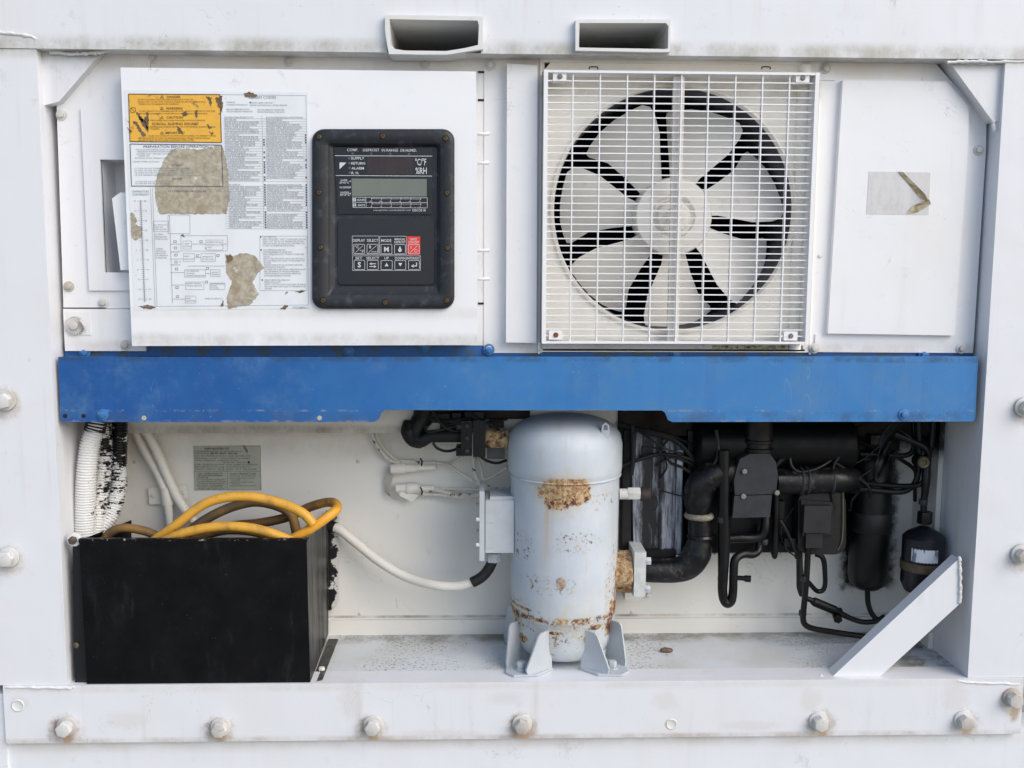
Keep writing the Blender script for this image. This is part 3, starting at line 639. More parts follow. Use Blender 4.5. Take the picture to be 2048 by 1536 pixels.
for i, t in enumerate(['V-SET OPERATION', 'PRESS THE [S] KEY, "V-SET" IS DISPLAYED ON LCD.', 'SELECT "ON" "OFF" BY THE TEMPERATURE SETTING', 'DIRECTLY BY KEY OR THE [v] KEY, AND PRESS THE', '[->] KEY TO DETERMINE THE SETTING.', '', 'AUTO PUMP DOWN OPERATION', '(FOR REPLACEMENT OF DRYER UNIT)', 'PRESS THE [S] KEY UNTIL "PDOWN" IS DISPLAYED', 'ON LCD.', 'SELECT "ON" ON LCD BY THE [^] KEY OR THE [v]', 'KEY, AND PRESS THE [->] KEY TO DETERMINE THE', 'SETTING.', '"PDOWN" IS DISPLAYED ON LCD WHEN PUMP DOWN', 'OPERATION IS COMPLETED.', 'TO CLEAR THE ALARM SIGNAL PRESSURE BY [S] KEY', 'AND THE REMAIN OF THE HIGH PRESSURE IS', 'STARTED BY [S] KEY FOR NORMAL OPERATION.', '(AFTER REPLACEMENT OF DRYER)', '', 'MANUAL DEFROSTING OPERATION', 'PRESS THE [o] KEY.', 'SELECT "ON" ON LCD BY THE [^] KEY OR THE [v]', 'KEY, AND PRESS THE [->] KEY TO DETERMINE THE', 'SETTING.']):
    if t: gk.text(t, 525 + (i * .2), 475.5 + i * 4.3, 2.9, 525 + i * .2 + len(t) * 1.86)
    if i in (0, 6, 20): ink.dot(521.5 + i * .15, 474 + i * 4.3, 1.6, 8)
gk.text('1P736806-1', 586, 617, 4, 616)
ink.done('printed_text', INK, lab); gk.done('printed_text', INK2, lab); yk.done('printed_text', INKY, lab)

# ================================================================== CONTROLLER
CP0 = W(767, 618, -.01)
BEZ = N('black_plastic', .5); bn = BEZ.noise(40, 5, .7)
BEZ.color(BEZ.mix(BEZ.step(bn, .5, .75, 0, .8), lin(26, 28, 34), lin(66, 70, 78))); BEZ.bump(BEZ.noise(420, 2), .5, .0008)
ctl = thing('controller', 'black framed control panel with display and keypad screwed to the white control box', 'control panel', CP0)
outl = rr(624, 258, 909, 618, 24, 6); inl = rr(657, 288, 880, 589, 5, 6)
def frame_mesh(outer, inner, Yf, Yb, Yi, r_in):
    m = MB(); n = len(outer); V = m.bm.verts.new
    cx, cy = sum(p[0] for p in outer) / n, sum(p[1] for p in outer) / n
    def ringat(pts, Y, k=0): return [V(W(a + (cx - a) / abs(cx - a + 1e-9) * k, b + (cy - b) / abs(cy - b + 1e-9) * k, Y)) for a, b in pts]
    rs = [ringat(outer, Yb), ringat(outer, Yf + .006), ringat(outer, Yf + .0015, 2.5), ringat(outer, Yf, 7), ringat(inner, Yf, -2), ringat(inner, Yf + .002), ringat(r_in, Yi)]
    for a, b in zip(rs, rs[1:]):
        for i in range(n):
            j = (i + 1) % n; m.bm.faces.new((a[i], a[j], b[j], b[i]))
    m.bm.faces.new(rs[-1])
    return m
mk('bezel', frame_mesh(outl, inl, -.013, -.0005, -.0012, rr(667, 294, 874, 572, 4, 6)), BEZ.m, ctl, smooth=50)
SCR = flat('display_black', (24, 25, 34), .3, var=.05, bump=.05); KEYM = flat('keypad_black', (32, 34, 42), .35, var=.06, bump=.08)
scr = mk('display_plate', MB().prism([(668, 295), (865, 297), (864, 429), (676, 428)], -.0035, -.0008, .0006), SCR, ctl)
key = mk('keypad_plate', MB().prism(rr(676, 437, 868, 569, 8, 4), -.0045, -.0008, .0012), KEYM, ctl)
LCD = flat('lcd_grey', (112, 118, 110), .3, var=.03, scale=20, bump=0)
mk('lcd', MB().prism([(703, 357), (853.5, 358), (853.5, 393), (704, 392.5)], -.0038, -.0032), LCD, scr)
mk('led_window', MB().prism([(735, 314), (826, 315), (826, 349), (735, 348)], -.0037, -.0032), flat('led_brown', (46, 34, 40), .25, var=.05, bump=0), scr)
WI = flat('white_print', (206, 208, 212), .5, bump=0, var=.04); GI = flat('grey_print', (92, 94, 104), .5, bump=0)
REDM = flat('red_key', (226, 62, 48), .4, var=.05, bump=0)
k = Ink(-.0041)
for t, x0, x1, y, h in (('COMP.', 694, 716, 302.3, 5.2), ('DEFROST', 726, 759, 302.6, 5.2), ('IN RANGE', 763.5, 796.5, 303, 5.2), ('DE-HUMID.', 801, 833.5, 303.2, 5.2), ('SUPPLY', 702, 728.7, 319, 5), ('RETURN', 702.5, 730, 329.2, 5), ('ALARM', 703, 728, 339, 5), ('R. H.', 703, 718, 348.4, 5),
                        ('°C/°F', 830.5, 852.5, 330.5, 13.0), ('%RH', 831, 853.5, 347.8, 12.5), ('OVER', 681, 695, 362.4, 3.8), ('SP+5°C', 679, 698, 367.2, 3.8), ('IN RANGE', 679.5, 699, 376.6, 3.8), ('UNDER', 680.5, 698.5, 387, 3.8), ('SP-5°C', 680, 700, 391.6, 3.8), ('HOURS', 714, 730.5, 402, 4.4), ('DAYS', 716, 730, 412.6, 4.4), ('DECOS III', 825, 851, 422.8, 4.6)):
    k.text(t, x0, y, h, x1, .012)
k.text('DAIKIN ELECTRONIC CONTAINER OPERATION SYSTEM', 747, 421.8, 2.4, 821)
k.line(669.5, 311.3, 864, 312.3, 1.1); k.line(671.5, 351, 864, 352.2, 1.1)
for y in (362.6, 374.6, 387): k.poly([(699.5, y - 1.6), (702.6, y), (699.5, y + 1.6)])
k.poly([(679, 325), (693, 325), (679, 338.5)])
k.loop([(705, 394.6), (854.5, 395.6), (854.6, 415.8), (706, 415)], .8); k.line(705, 404.6, 854.5, 405.4, .8); k.line(731.5, 395, 732.5, 415.4, .8)
for i in range(6):
    x = 743.5 + i * 19.5
    k.dot(x, 397.4 + i * .12, 1.2, 8); k.dot(x + .6, 407.6 + i * .12, 1.2, 8)
    k.text('-' + str(12 - 2 * i), x - 2, 404 + i * .1, 3.4, center=True); k.text('-' + str(6 - i), x - 1, 414 + i * .1, 3.4, center=True)
k.line(743.5, 397.3, 841, 398, .6); k.line(744, 407.6, 841.6, 408.3, .6)
k.poly([(706.2, 396.6), (711.8, 396.6), (711.8, 403), (706.2, 403)]); k.poly([(706.6, 407), (712.2, 407), (712.2, 413.4), (706.6, 413.4)])
k.done('printed_text', WI, scr)
d = Ink(-.0043); d.text('1', 709, 402.4, 4.6, center=True, bold=.02); d.text('2', 709.3, 412.8, 4.6, center=True, bold=.02); d.done('printed_text', SCR, scr)
g = Ink(-.00405)
for x, y in ((705.4, 307), (742.7, 307.2), (780.3, 307.6), (817.7, 307.9), (698.2, 316.6), (698.9, 326.4), (699.2, 335.9), (699.7, 345.4)): g.dot(x, y, 2.4, 10)
g.done('indicator_dots', GI, scr)
mk('power_key_field', MB().prism([(814.5, 472.8), (840.3, 473), (840.6, 509.6), (814.6, 509.4)], -.0049, -.0044), REDM, key, label='red on/off field')
k = Ink(-.0053)
k.rect(704.5, 472, 757.8, 508.6, .7); k.rect(759.5, 472.5, 812.8, 509, .7); k.rect(705, 511.6, 840.8, 541, .7)
for t, x0, x1, y, h in (('DISPLAY', 705.8, 730, 483.4, 5.4), ('SELECT', 734, 756.6, 483.5, 5.4), ('MODE', 762.2, 782.8, 483.8, 5.4), ('MANUAL', 789.2, 810.6, 480.8, 4.6), ('DEFROST', 789, 811, 486.6, 4.6), ('UNIT', 820, 834, 481, 4.6), ('ON/OFF', 817, 838, 486.8, 4.6), ('SET', 711, 724.5, 518.6, 5), ('SELECT', 732.5, 758.4, 518.8, 5), ('UP', 768.8, 777.6, 518.8, 5), ('DOWN', 790, 811, 519, 5), ('ENTER/ESC', 812.8, 839.2, 519, 5)):
    k.text(t, x0, y, h, x1, .01)
B = [(707.5, 488.5, 729, 507), (734, 488.5, 755.8, 507), (762, 488.6, 783.8, 507.6), (789, 489, 810.8, 507.8), (816.5, 489, 838.3, 507.8), (708, 520.4, 729.5, 539), (734.5, 520.8, 756.5, 539.3), (762, 521, 784.5, 539.3), (789.5, 521, 811.5, 539.3), (817, 521, 838.8, 539.3)]
for q in B: k.loop(rr(*q, 1.5, 2), .9)
k.text('°C', 709.5, 496.5, 5.4, 718, .01); k.text('°F', 719.5, 505.3, 5.4, 728); k.line(711, 505, 726, 491, .7)
k.text('8', 738, 497, 6.5); k.text('CHART', 742, 505, 3, 755); k.line(737, 505, 753, 491, .7)
k.text('M', 772.9, 503.4, 9.5, center=True, bold=.03); k.text('S', 718.7, 534.4, 10, center=True, bold=.03)
k.dot(799.9, 500.4, 3.6, 10); k.poly([(799.9, 492), (803, 498.6), (796.8, 498.6)])
k.line(822, 491.5, 822, 497.5, 1.1); k.line(819.5, 506, 835, 491, .7); k.ring(831.5, 501.8, 2.8, .9)
k.poly([(773.2, 525.5), (777, 532.5), (769.4, 532.5)]); k.poly([(800.5, 533), (804.3, 526), (796.7, 526)])
k.line(741, 527.5, 752, 527.5, 1.6); k.poly([(738.5, 527.5), (743.5, 524.6), (743.5, 530.4)]); k.line(739, 533, 750, 533, 1.6); k.poly([(753, 533), (748, 530.1), (748, 535.9)])
k.line(833, 525, 833, 532, 1.8); k.line(833.8, 532, 826, 532, 1.8); k.poly([(822, 532), (827.5, 528.6), (827.5, 535.4)])
k.done('printed_text', WI, key)
brass = flat('brass_screw', (128, 104, 74), .45, .7, .3, 200, .2); hole = flat('screw_recess', (14, 12, 12), .7, bump=0)
s0 = None
for a, b in ((638, 274), (765, 272), (891, 277), (638, 385), (894, 386), (641, 495), (895, 496), (646, 601), (770, 605), (893, 601)):
    p = W(a, b, -.0132)
    if s0 is None:
        m = MB(); m.cyl((0, 0, 0), (0, -.0016, 0), .0050, .0036, 16)
        s0 = mk('screw', m, brass, ctl, loc=p)
        x = mk('screw_recess', MB().lathe([(.0066, -.0002), (.0048, -.0004), (.0048, .0004)], (0, 0, 0), 'Y', 18, cap=False), hole, s0, loc=CP0); x.location = (0, 0, 0)
        x = mk('screw_cross', MB().box(-.0026, .0026, -.00175, -.0012, -.0005, .0005, 0).box(-.0005, .0005, -.00178, -.0012, -.0026, .0026, 0), hole, s0, loc=CP0); x.location = (0, 0, 0); x.rotation_euler = (0, .4, 0)
    else: copy_part(s0, ctl, p).rotation_euler = (0, random.random() * 2, 0)

# ================================================================== FAN AND ITS GUARD
FANW = white_paint('fan_white', (242, 238, 230), 0.4, 0.1, 0.3, mott=.4)
HC = W(1348, 433, .070)
fan = thing('condenser_fan', 'white seven-bladed fan behind the wire guard', 'fan', HC)
q = S(.11) * .3646 * 1.0
prof = [(-45, 190), (-60, 250), (-145, 420), (-168, 520), (-165, 570), (-135, 600), (-60, 606), (25, 604), (120, 585), (190, 552), (232, 522), (228, 498), (155, 420), (110, 300), (80, 190)]
for i in range(7):
    t = R(177 + i * 360 / 7); m = MB(); top, bot = [], []
    for u, v in prof:
        u2, v2 = u * q, v * q; yy = .036 + u2 * .36 + .012 * (v2 / .22)
        a = -math.cos(t) * 1; X = HC.x + math.sin(t) * v2 - (-math.cos(t)) * u2 * 1.0; Z = HC.z + math.cos(t) * v2 + math.sin(t) * u2 * -1.0
        X = HC.x + math.sin(t) * v2 + math.cos(t) * -u2 * 1.0; Z = HC.z + math.cos(t) * v2 - math.sin(t) * -u2
        top.append(m.bm.verts.new((X, HC.y + yy, Z))); bot.append(m.bm.verts.new((X, HC.y + yy + .003, Z)))
    m.bm.faces.new(top); m.bm.faces.new(bot[::-1])
    for j in range(len(top)):
        l = (j + 1) % len(top); m.bm.faces.new((top[l], top[j], bot[j], bot[l]))
    bmesh.ops.triangulate(m.bm, faces=[f for f in m.bm.faces if len(f.verts) > 4])
    mk('blade', m, FANW, fan, smooth=50)
hr = 77 * S(.07)
hub = mk('hub', MB().lathe([(hr, .06), (hr, .006), (hr * .97, .001), (hr * .93, 0), (hr * .56, -.001), (hr * .52, .007), (hr * .44, .008), (hr * .40, -.003), (hr * .24, -.006), (hr * .21, -.014), (hr * .17, -.016), (0, -.016)], Vector((HC.x, HC.y, HC.z)), 'Y', 48, cap=False), FANW, fan)
mk('shaft', MB().cyl(HC + Vector((0, .04, 0)), HC + Vector((0, .22, 0)), .03, seg=20), dark, fan)

GD0 = W(1355, 690, .0)
GW = white_paint('guard_white', (232, 232, 234), 0.35, 0.05, 0.2, mott=.2, bump=.1)
gd = thing('fan_guard', 'square white slatted guard screwed over the condenser fan', 'fan guard', GD0)
gx0, gx1 = W(1090, 415, 0).x, W(1625, 415, 0).x; gz0, gz1 = W(1355, 688, 0).z, W(1355, 142, 0).z
# the guard leans with the wall of the casing; frame of four rails
m = MB(); fw = .007
m.box(gx0 - .004, gx0 + fw - .003, 0, .046, gz0, gz1, .003, 3).box(gx1 - fw + .003, gx1 + .004, 0, .046, gz0, gz1, .003, 3)
m.box(gx0 + fw - .004, gx1 - fw + .004, .0005, .046, gz1 - fw + .002, gz1 - .0003, .002).box(gx0 + fw - .004, gx1 - fw + .004, .0005, .046, gz0 + .0003, gz0 + fw - .002, .002)
mk('guard_frame', m, GW, gd)
hb = None; z = gz1 - fw; nb = 37; step = (gz1 - gz0 - 2 * fw) / (nb + .5)
for i in range(nb):
    zz = z - step * (i + .9)
    if hb is None: hb = mk('slat', MB().box(gx0 + fw - .004 - (gx0 + gx1) / 2, gx1 - fw + .004 - (gx0 + gx1) / 2, -.002, .0022, -.00105, .00105, .0005), GW, gd, loc=((gx0 + gx1) / 2, .0075, zz))
    else: copy_part(hb, gd, ((gx0 + gx1) / 2, .0075 + random.uniform(-.0003, .0003), zz + random.uniform(-.0004, .0004))).rotation_euler = (random.uniform(-.15, .15), random.uniform(-.0012, .0012), 0)
vb = None
for i in range(1, 10):
    xx = gx0 + (gx1 - gx0) * i / 10
    if vb is None: vb = mk('upright', MB().box(-.0012, .0012, -.0026, .008, gz0 + fw - .003 - (gz0 + gz1) / 2, gz1 - fw + .003 - (gz0 + gz1) / 2, .0006), GW, gd, loc=(xx, .0072, (gz0 + gz1) / 2))
    else: copy_part(vb, gd, (xx, .0072, (gz0 + gz1) / 2))
bar = white_paint('bar_paint', (230, 224, 216), .5, .2, 1.0, mott=.7, bump=.6, warm=(176, 160, 144))
mk('support_bar', MB().box(W(1341, 420, .02).x, W(1363, 420, .02).x, .018, .030, gz0 + .004, gz1 - .006, .005, 3), bar, gd)
rusts = flat('rust_screw', (150, 84, 48), .8, .1, .3, 200, .5); greys = flat('grey_clip', (120, 116, 108), .6)
for (a, b, mt_) in ((1120, 153, greys), (1606, 156, greys), (1112, 670, rusts), (1582, 672, greys)):
    cl = mk('corner_clip', MB().pbox(a - 14, b - 9, a + 13, b + 9, .004, .030, .002), GW, gd)
    p = W(a, b, .0035); mk('screw', MB().cyl(p + Vector((0, .001, 0)), p + Vector((0, -.0025, 0)), .0055, .004, 14), mt_, cl)
for a in (1187, 1532):
    mk('wire_clip', MB().ptube([(a - 8, 138, .02), (a - 8, 134, .016), (a + 8, 134, .016), (a + 8, 138, .02)], 1.2, seg=6, sub=2), blackline, gd)

# ================================================================== BLUE COVER PANEL
BL0 = W(1035, 845, .012)
BLU = N('blue_paint_sky_sheen', .38, origin=BL0)
sky_sheen = BLU.step(BLU.mt('ADD', BLU.x, BLU.mt('MULTIPLY', BLU.noise(3.5, 5, .65, off=(0, 0, 3)), .9)), -.35, .75)  # paler toward the right: sky reflection painted into the blue
c = BLU.mix(sky_sheen, lin(22, 80, 146), lin(52, 120, 180))
c = BLU.mix(BLU.mt('MULTIPLY', BLU.step(BLU.noise(7, 7, .75), .46, .7), .6), c, lin(84, 124, 162))
st = BLU.mt('MULTIPLY', BLU.step(BLU.noise(28, 4, .6, (1, 1, .06)), .5, .75), .35); c = BLU.mix(st, c, lin(38, 96, 168))
c = BLU.mix(BLU.mt('MULTIPLY', BLU.band(BLU.z, W(0, 836, .012).z, .004, .016), BLU.step(BLU.noise(20, 6, .7), .38, .62, 0, .6)), c, lin(54, 82, 122))
c = BLU.mix(BLU.mt('MULTIPLY', BLU.band(BLU.z, W(0, 716, .012).z, .002, .008), BLU.step(BLU.noise(24, 6, .7), .4, .6, 0, .55)), c, lin(46, 66, 90))
c = BLU.mix(BLU.step(BLU.noise(190, 3, .6), .72, .75, 0, .7), c, lin(150, 180, 210))
sk = BLU.mt('ABSOLUTE', BLU.mt('SUBTRACT', BLU.noise(7, 3, .6, (1, 1, .5), off=(2, 5, 5), dist=.8), .5))
sk = BLU.mt('MULTIPLY', BLU.step(sk, .001, .0035, 1, 0), BLU.step(BLU.noise(6, 3, .6, off=(9, 1, 4)), .5, .62))
c = BLU.mix(BLU.mt('MULTIPLY', sk, .18), c, lin(140, 172, 206))
e = BLU.mt('MAXIMUM', BLU.band(BLU.z, W(0, 843, .012).z, .001, .003), BLU.band(BLU.z, W(0, 821, .012).z, .001, .002))
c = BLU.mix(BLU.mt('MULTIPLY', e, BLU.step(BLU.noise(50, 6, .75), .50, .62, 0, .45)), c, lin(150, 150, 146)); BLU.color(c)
BLU.rough(BLU.step(BLU.noise(25, 4), .3, .7, .3, .5)); BLU.bump(BLU.noise(8, 3), .25, .004)
blue = thing('blue_cover_panel', 'long blue cover panel across the middle between the posts', 'cover panel', BL0)
pts = [(116, 714), (1957, 713), (1955, 742), (1951, 836), (1947, 843), (1345, 844), (1336, 840), (1330, 825), (1324, 821), (770, 820), (762, 826), (758, 838), (748, 844), (126, 844), (121, 838)]
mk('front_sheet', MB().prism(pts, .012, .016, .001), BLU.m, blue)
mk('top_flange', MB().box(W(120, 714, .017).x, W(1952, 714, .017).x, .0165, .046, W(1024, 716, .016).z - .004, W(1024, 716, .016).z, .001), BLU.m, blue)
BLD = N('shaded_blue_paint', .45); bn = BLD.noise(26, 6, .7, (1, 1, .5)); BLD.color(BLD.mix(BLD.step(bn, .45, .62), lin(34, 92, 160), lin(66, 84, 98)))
led = mk('ledge', MB().pbox(130, 690, 1946, 722, .053, .20, .002), BLD.m, blue)
mk('ceiling_sheet', MB().box(XL + .002, XR - .002, .05, .205, W(0, 706, .05).z - .012, W(0, 706, .05).z - .008, 0), BLD.m, blue)
bb = None
for a, b, Y in ((206, 829, .012), (1807, 829, .012), (698, 703, .053), (170, 705, .050), (1350, 708, .053), (1847, 709, .050), (848, 694, .053), (978, 699, .0475)):
    p = W(a, b, Y)
    if bb is None:
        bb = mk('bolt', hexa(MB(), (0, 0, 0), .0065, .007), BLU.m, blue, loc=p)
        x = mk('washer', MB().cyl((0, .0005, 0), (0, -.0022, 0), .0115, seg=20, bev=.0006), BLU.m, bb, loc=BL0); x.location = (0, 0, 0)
    else: copy_part(bb, blue, p).rotation_euler = (0, random.random(), 0)
cream = flat('hole_cream', (196, 186, 168), .6); hblack = flat('hole_black', (20, 20, 24), .7)
for a, b, mt_, r_ in ((130, 832, hblack, .0045), (167, 832, hblack, .0045), (288, 836, cream, .0048), (639, 836, cream, .0048)):
    p = W(a, b, .0116); mk('hole', MB().cyl(p, p + Vector((0, .0006, 0)), r_, seg=16), mt_, blue)

# ================================================================== BLACK CABLE BIN AND ITS CABLES
BN0 = Vector((W(390, 1368, .002).x, .13, ZS))
BK = N('bin_black_paint', .32, spec=.2, origin=BN0); bn = BK.noise(18, 5, .65)
c = BK.mix(BK.step(bn, .4, .75), lin(7, 7, 9), lin(15, 15, 19))
c = BK.mix(BK.step(BK.noise(260, 3, .6), .72, .76, 0, .6), c, lin(150, 140, 126))
c = BK.mix(BK.mt('MULTIPLY', BK.step(BK.noise(30, 6, .75, (1, 1, .25), off=(5, 0, 5)), .54, .75), .2), c, lin(70, 70, 74))
c = BK.mix(BK.mt('MULTIPLY', BK.step(BK.noise(60, 6, .75), .56, .62), BK.band(BK.z, W(0, 1081, 0).z, .0005, .003)), c, lin(170, 164, 156))
BK.color(c); BK.rough(BK.step(BK.noise(12, 4), .3, .7, .35, .55)); BK.bump(BK.mt('ADD', BK.mt('MULTIPLY', BK.noise(150, 3), .15), BK.mt('MULTIPLY', BK.noise(5, 2), 6.0)), .3, .002)
PEEL = N('peeling_black', .4, origin=BN0); pn = PEEL.noise(40, 6, .7)
PEEL.color(PEEL.mix(PEEL.step(PEEL.mt('ADD', pn, PEEL.mt('MULTIPLY', PEEL.mt('SUBTRACT', PEEL.x, W(668, 1130, .262).x), 10)), .5, .53), lin(20, 20, 24), lin(206, 204, 198)))
bin_ = thing('cable_bin', 'open topped black steel bin holding coiled cables on the recess floor', 'bin', BN0)
mk('front_sheet', MB().prism([(158, 1081), (613, 1081), (620, 1368), (174, 1368)], .003, .006, .001), BK.m, bin_)
mk('lip', MB().prism([(157, 1078), (614, 1078), (614, 1085), (157, 1085)], .0015, .012, .0015), BK.m, bin_)
def sheet(pts, t=.003):
    m = MB(); m.quad([W(*p) for p in pts]); bmesh.ops.solidify(m.bm, geom=list(m.bm.faces), thickness=t); return m
BW = N('bin_side_sheen', .3); a_ = BW.noise(30, 6, .7, (1, 1, .12)); BW.color(BW.mix(BW.step(a_, .36, .66), lin(34, 34, 38), lin(134, 134, 130)))  # streaky grey paints the lit gloss of the right side, along with wear
mk('side_sheet', sheet([(613, 1081, .006), (657, 1040, .26), (657, 1267, .26), (621, 1367, .006)]), BW.m, bin_)
mk('side_sheet', sheet([(158, 1081, .006), (263, 1040, .26), (263, 1267, .26), (174, 1367, .006)]), BK.m, bin_)
mk('back_sheet', sheet([(263, 1075, .255), (656, 1075, .255), (656, 1262, .255), (263, 1262, .255)]), BK.m, bin_)
mk('base_sheet', MB().box(W(176, 1365, .01).x, W(618, 1365, .01).x, .008, .25, ZS + .001, ZS + .005, 0), BK.m, bin_)
mk('flange', MB().prism([(652, 1022), (677, 1024), (678, 1050), (677, 1200), (672, 1216), (655, 1222)], .262, .266, .0005), PEEL.m, bin_, label='flaking rear flange')
mk('flange', MB().prism([(145, 1088), (159, 1088), (176, 1367), (150, 1367)], .012, .015, .0005), PEEL.m, bin_, label='flaking front left flange')
rim = mk('foot_flange', MB().quad([W(621, 1368, .004) + Vector((.001, 0, .002)), Vector((W(645, 1364, .01).x, .012, ZS + .002)), Vector((W(677, 1275, .24).x, .24, ZS + .002)), Vector((W(657, 1270, .24).x, .24, ZS + .002))]), flat('foot_grey', (96, 98, 90), .6, var=.3), bin_)
gb = flat('dirty_bolt', (116, 104, 92), .6, .3, .3, 120)
p = W(147, 1080, .008)
lug = mk('lug', MB().cyl(p + Vector((0, .012, 0)), p, .014, seg=20, bev=.002), PAINT_S, bin_)
mk('bolt', hexa(MB(), p, .0085, .008), gb, lug)
p = W(153, 1290, .011); mk('bolt', hexa(MB(), p, .006, .004), gb, bin_)
p = W(668, 1034, .262); mk('bolt', hexa(MB(), p, .008, .008), gb, bin_)
p = Vector((W(645, 1338, .07).x, .06, ZS + .003)); mk('bolt', hexa(MB(), p, .007, .006, Vector((0, 0, 1))), PAINT_S, bin_)

YC = N('yellow_cable', .45); yn = YC.noise(16, 5, .65)
YC.color(YC.mix(YC.mt('MAXIMUM', YC.step(yn, .48, .7, 0, .7), YC.step(YC.noise(90, 4, .7), .56, .68, 0, .5)), lin(214, 160, 58), lin(136, 102, 58))); YC.bump(YC.noise(200, 3), .2, .0008)
BC = N('dirty_cable', .55); yn = BC.noise(14, 5, .65)
BC.color(BC.mix(BC.step(yn, .4, .68), lin(92, 74, 52), lin(136, 102, 52))); BC.bump(BC.noise(200, 3), .2, .0008)
YB = N('half_dirty_cable', .5); yn = YB.noise(10, 5, .65, off=(0, 3, 0)); YB.color(YB.mix(YB.step(YB.mt('ADD', yn, YB.mt('MULTIPLY', YB.y, 5.0)), .42, .75), lin(220, 158, 48), lin(112, 84, 50)))
pc = thing('power_cable', 'thick yellow power cable, grimy brown in parts, coiled in the black bin', 'cable', Vector((W(450, 1100, .1).x, .1, W(450, 1100, .1).z)))
loops = [([(270, 1112, .08), (310, 1080, .07), (350, 1052, .06), (400, 1013, .06), (445, 996, .06), (500, 993, .06), (560, 1006, .06), (605, 1026, .05), (626, 1048, .05)], 10, YC.m),
         ([(330, 1112, .12), (380, 1062, .13), (420, 1034, .14), (470, 1012, .15), (520, 1004, .15), (575, 1022, .15), (592, 1060, .15), (596, 1110, .14)], 10, BC.m),
         ([(290, 1110, .04), (330, 1082, .04), (380, 1063, .035), (440, 1053, .03), (500, 1056, .03), (550, 1069, .03), (592, 1088, .03), (610, 1108, .04)], 10, YC.m),
         ([(520, 1112, .06), (575, 1083, .06), (620, 1058, .06), (655, 1034, .07), (673, 1018, .09), (670, 1007, .12), (652, 1005, .14), (620, 1014, .16), (575, 1034, .17), (520, 1046, .18), (450, 1054, .19), (380, 1078, .2), (340, 1110, .2)], [10] * 6 + [9.5] * 7, YB.m),
         ([(206, 1100, .10), (210, 1078, .10), (226, 1062, .10), (250, 1056, .10), (285, 1061, .10), (318, 1074, .10), (345, 1100, .10)], 9, BC.m),
         ([(350, 1105, .1), (400, 1075, .1), (455, 1060, .09), (520, 1066, .09), (560, 1085, .1), (590, 1108, .1)], 9.5, BC.m)]
for p_, r_, mt_ in loops: mk('cable_loop', MB().ptube(p_, r_, seg=14, sub=8), mt_, pc)

# ================================================================== CORRUGATED HOSES, WHITE CABLES
def flaked(name, thr, rough=.4, sc_=26, grow=0.0):
    n = N(name, rough); a = n.noise(sc_, 5, .75, (1, 1, 1.6)); b = n.noise(sc_ * 5, 2, .5, (.5, .5, 2.2))
    v = n.mt('ADD', n.mt('MULTIPLY', a, .8), n.mt('MULTIPLY', b, .25))
    v = n.mt('SUBTRACT', v, n.mt('MULTIPLY', n.z, grow))
    n.color(n.mix(n.step(v, thr, thr + .012), lin(20, 19, 22), lin(222, 222, 220))); return n
HG = 'corrugated hoses beside the left post'
BR = flat('black_rubber', (28, 26, 26), .55, var=.2, scale=90)
n1 = flaked('hose_white_paint', .40).m; n2 = flaked('hose_flaked_paint', .40, grow=.55).m; n3 = flaked('hose_bare_paint', .37, grow=.95).m
tube_thing('corrugated_hose', 'straight corrugated hose almost wholly painted white, nearest the left post', 'hose', [(196, 812, .10), (192, 850, .09), (180, 890, .085), (173, 950, .08), (170, 1020, .08), (169, 1120, .08)], [19, 19, 20, 20.5, 21, 21], n1, HG, seg=20, ridge=(.0056, .16))
tube_thing('corrugated_hose', 'middle corrugated hose with white paint flaking off its black skin', 'hose', [(204, 812, .15), (206, 860, .15), (208, 910, .15), (204, 960, .14), (197, 1010, .13), (192, 1060, .12), (190, 1120, .11)], [17, 17, 17, 17.5, 17, 17, 17], n2, HG, seg=20, ridge=(.0058, .14))
tube_thing('corrugated_hose', 'curved corrugated hose, bare black at its top and white where it bends', 'hose', [(238, 812, .17), (239, 870, .17), (238, 930, .17), (237, 975, .165), (224, 1022, .15), (200, 1062, .13), (186, 1110, .12)], [16, 16, 15.5, 17, 18, 18, 18], n3, HG, seg=20, ridge=(.0058, .14))
hc_ = tube_thing('hose_collar', 'bare black collar above the straight white hose', 'collar', [(197, 812, .10), (194, 838, .095), (189, 864, .09)], [20.5, 20.5, 21], BR, seg=20)
WC = white_paint('cable_white', (226, 222, 212), .4, .05, .2, mott=.3, bump=.15)
CG = 'white cables on the recess wall'
tube_thing('white_cable', 'white cable running down the recess wall through the clamp', 'cable', [(262, 815, .26), (268, 850, .26), (286, 895, .26), (312, 940, .26), (328, 975, .255), (336, 1010, .255), (339, 1050, .255), (341, 1110, .255)], [9, 9, 9, 9, 9, 9, 7, 7], WC, CG, seg=14)
tube_thing('white_cable', 'white cable slanting past the clamp to behind the yellow coil', 'cable', [(276, 815, .25), (286, 850, .25), (312, 900, .25), (334, 950, .25), (352, 990, .25), (372, 1022, .25), (400, 1056, .25), (440, 1100, .25)], 9.5, WC, CG, seg=14)
cl = thing('cable_clamp', 'small white metal clamp holding a cable to the recess wall', 'clamp', W(335, 1010, .27))
mk('plate', MB().prism([(296, 976), (322, 974), (324, 1008), (299, 1009)], .268, .271, .0008), WC, cl)
mk('plate', MB().prism([(346, 972), (372, 970), (376, 998), (350, 1004)], .268, .271, .0008), WC, cl)
mk('strap', MB().ptube([(331, 974, .255), (334, 992, .255), (336, 1009, .255)], 11.5, seg=16), WC, cl)
p = W(307, 991, .268); mk('bolt', hexa(MB(), p, .005, .004), bolt_m, cl)
p = W(365, 986, .268); mk('bolt', hexa(MB(), p, .005, .004), bolt_m, cl)
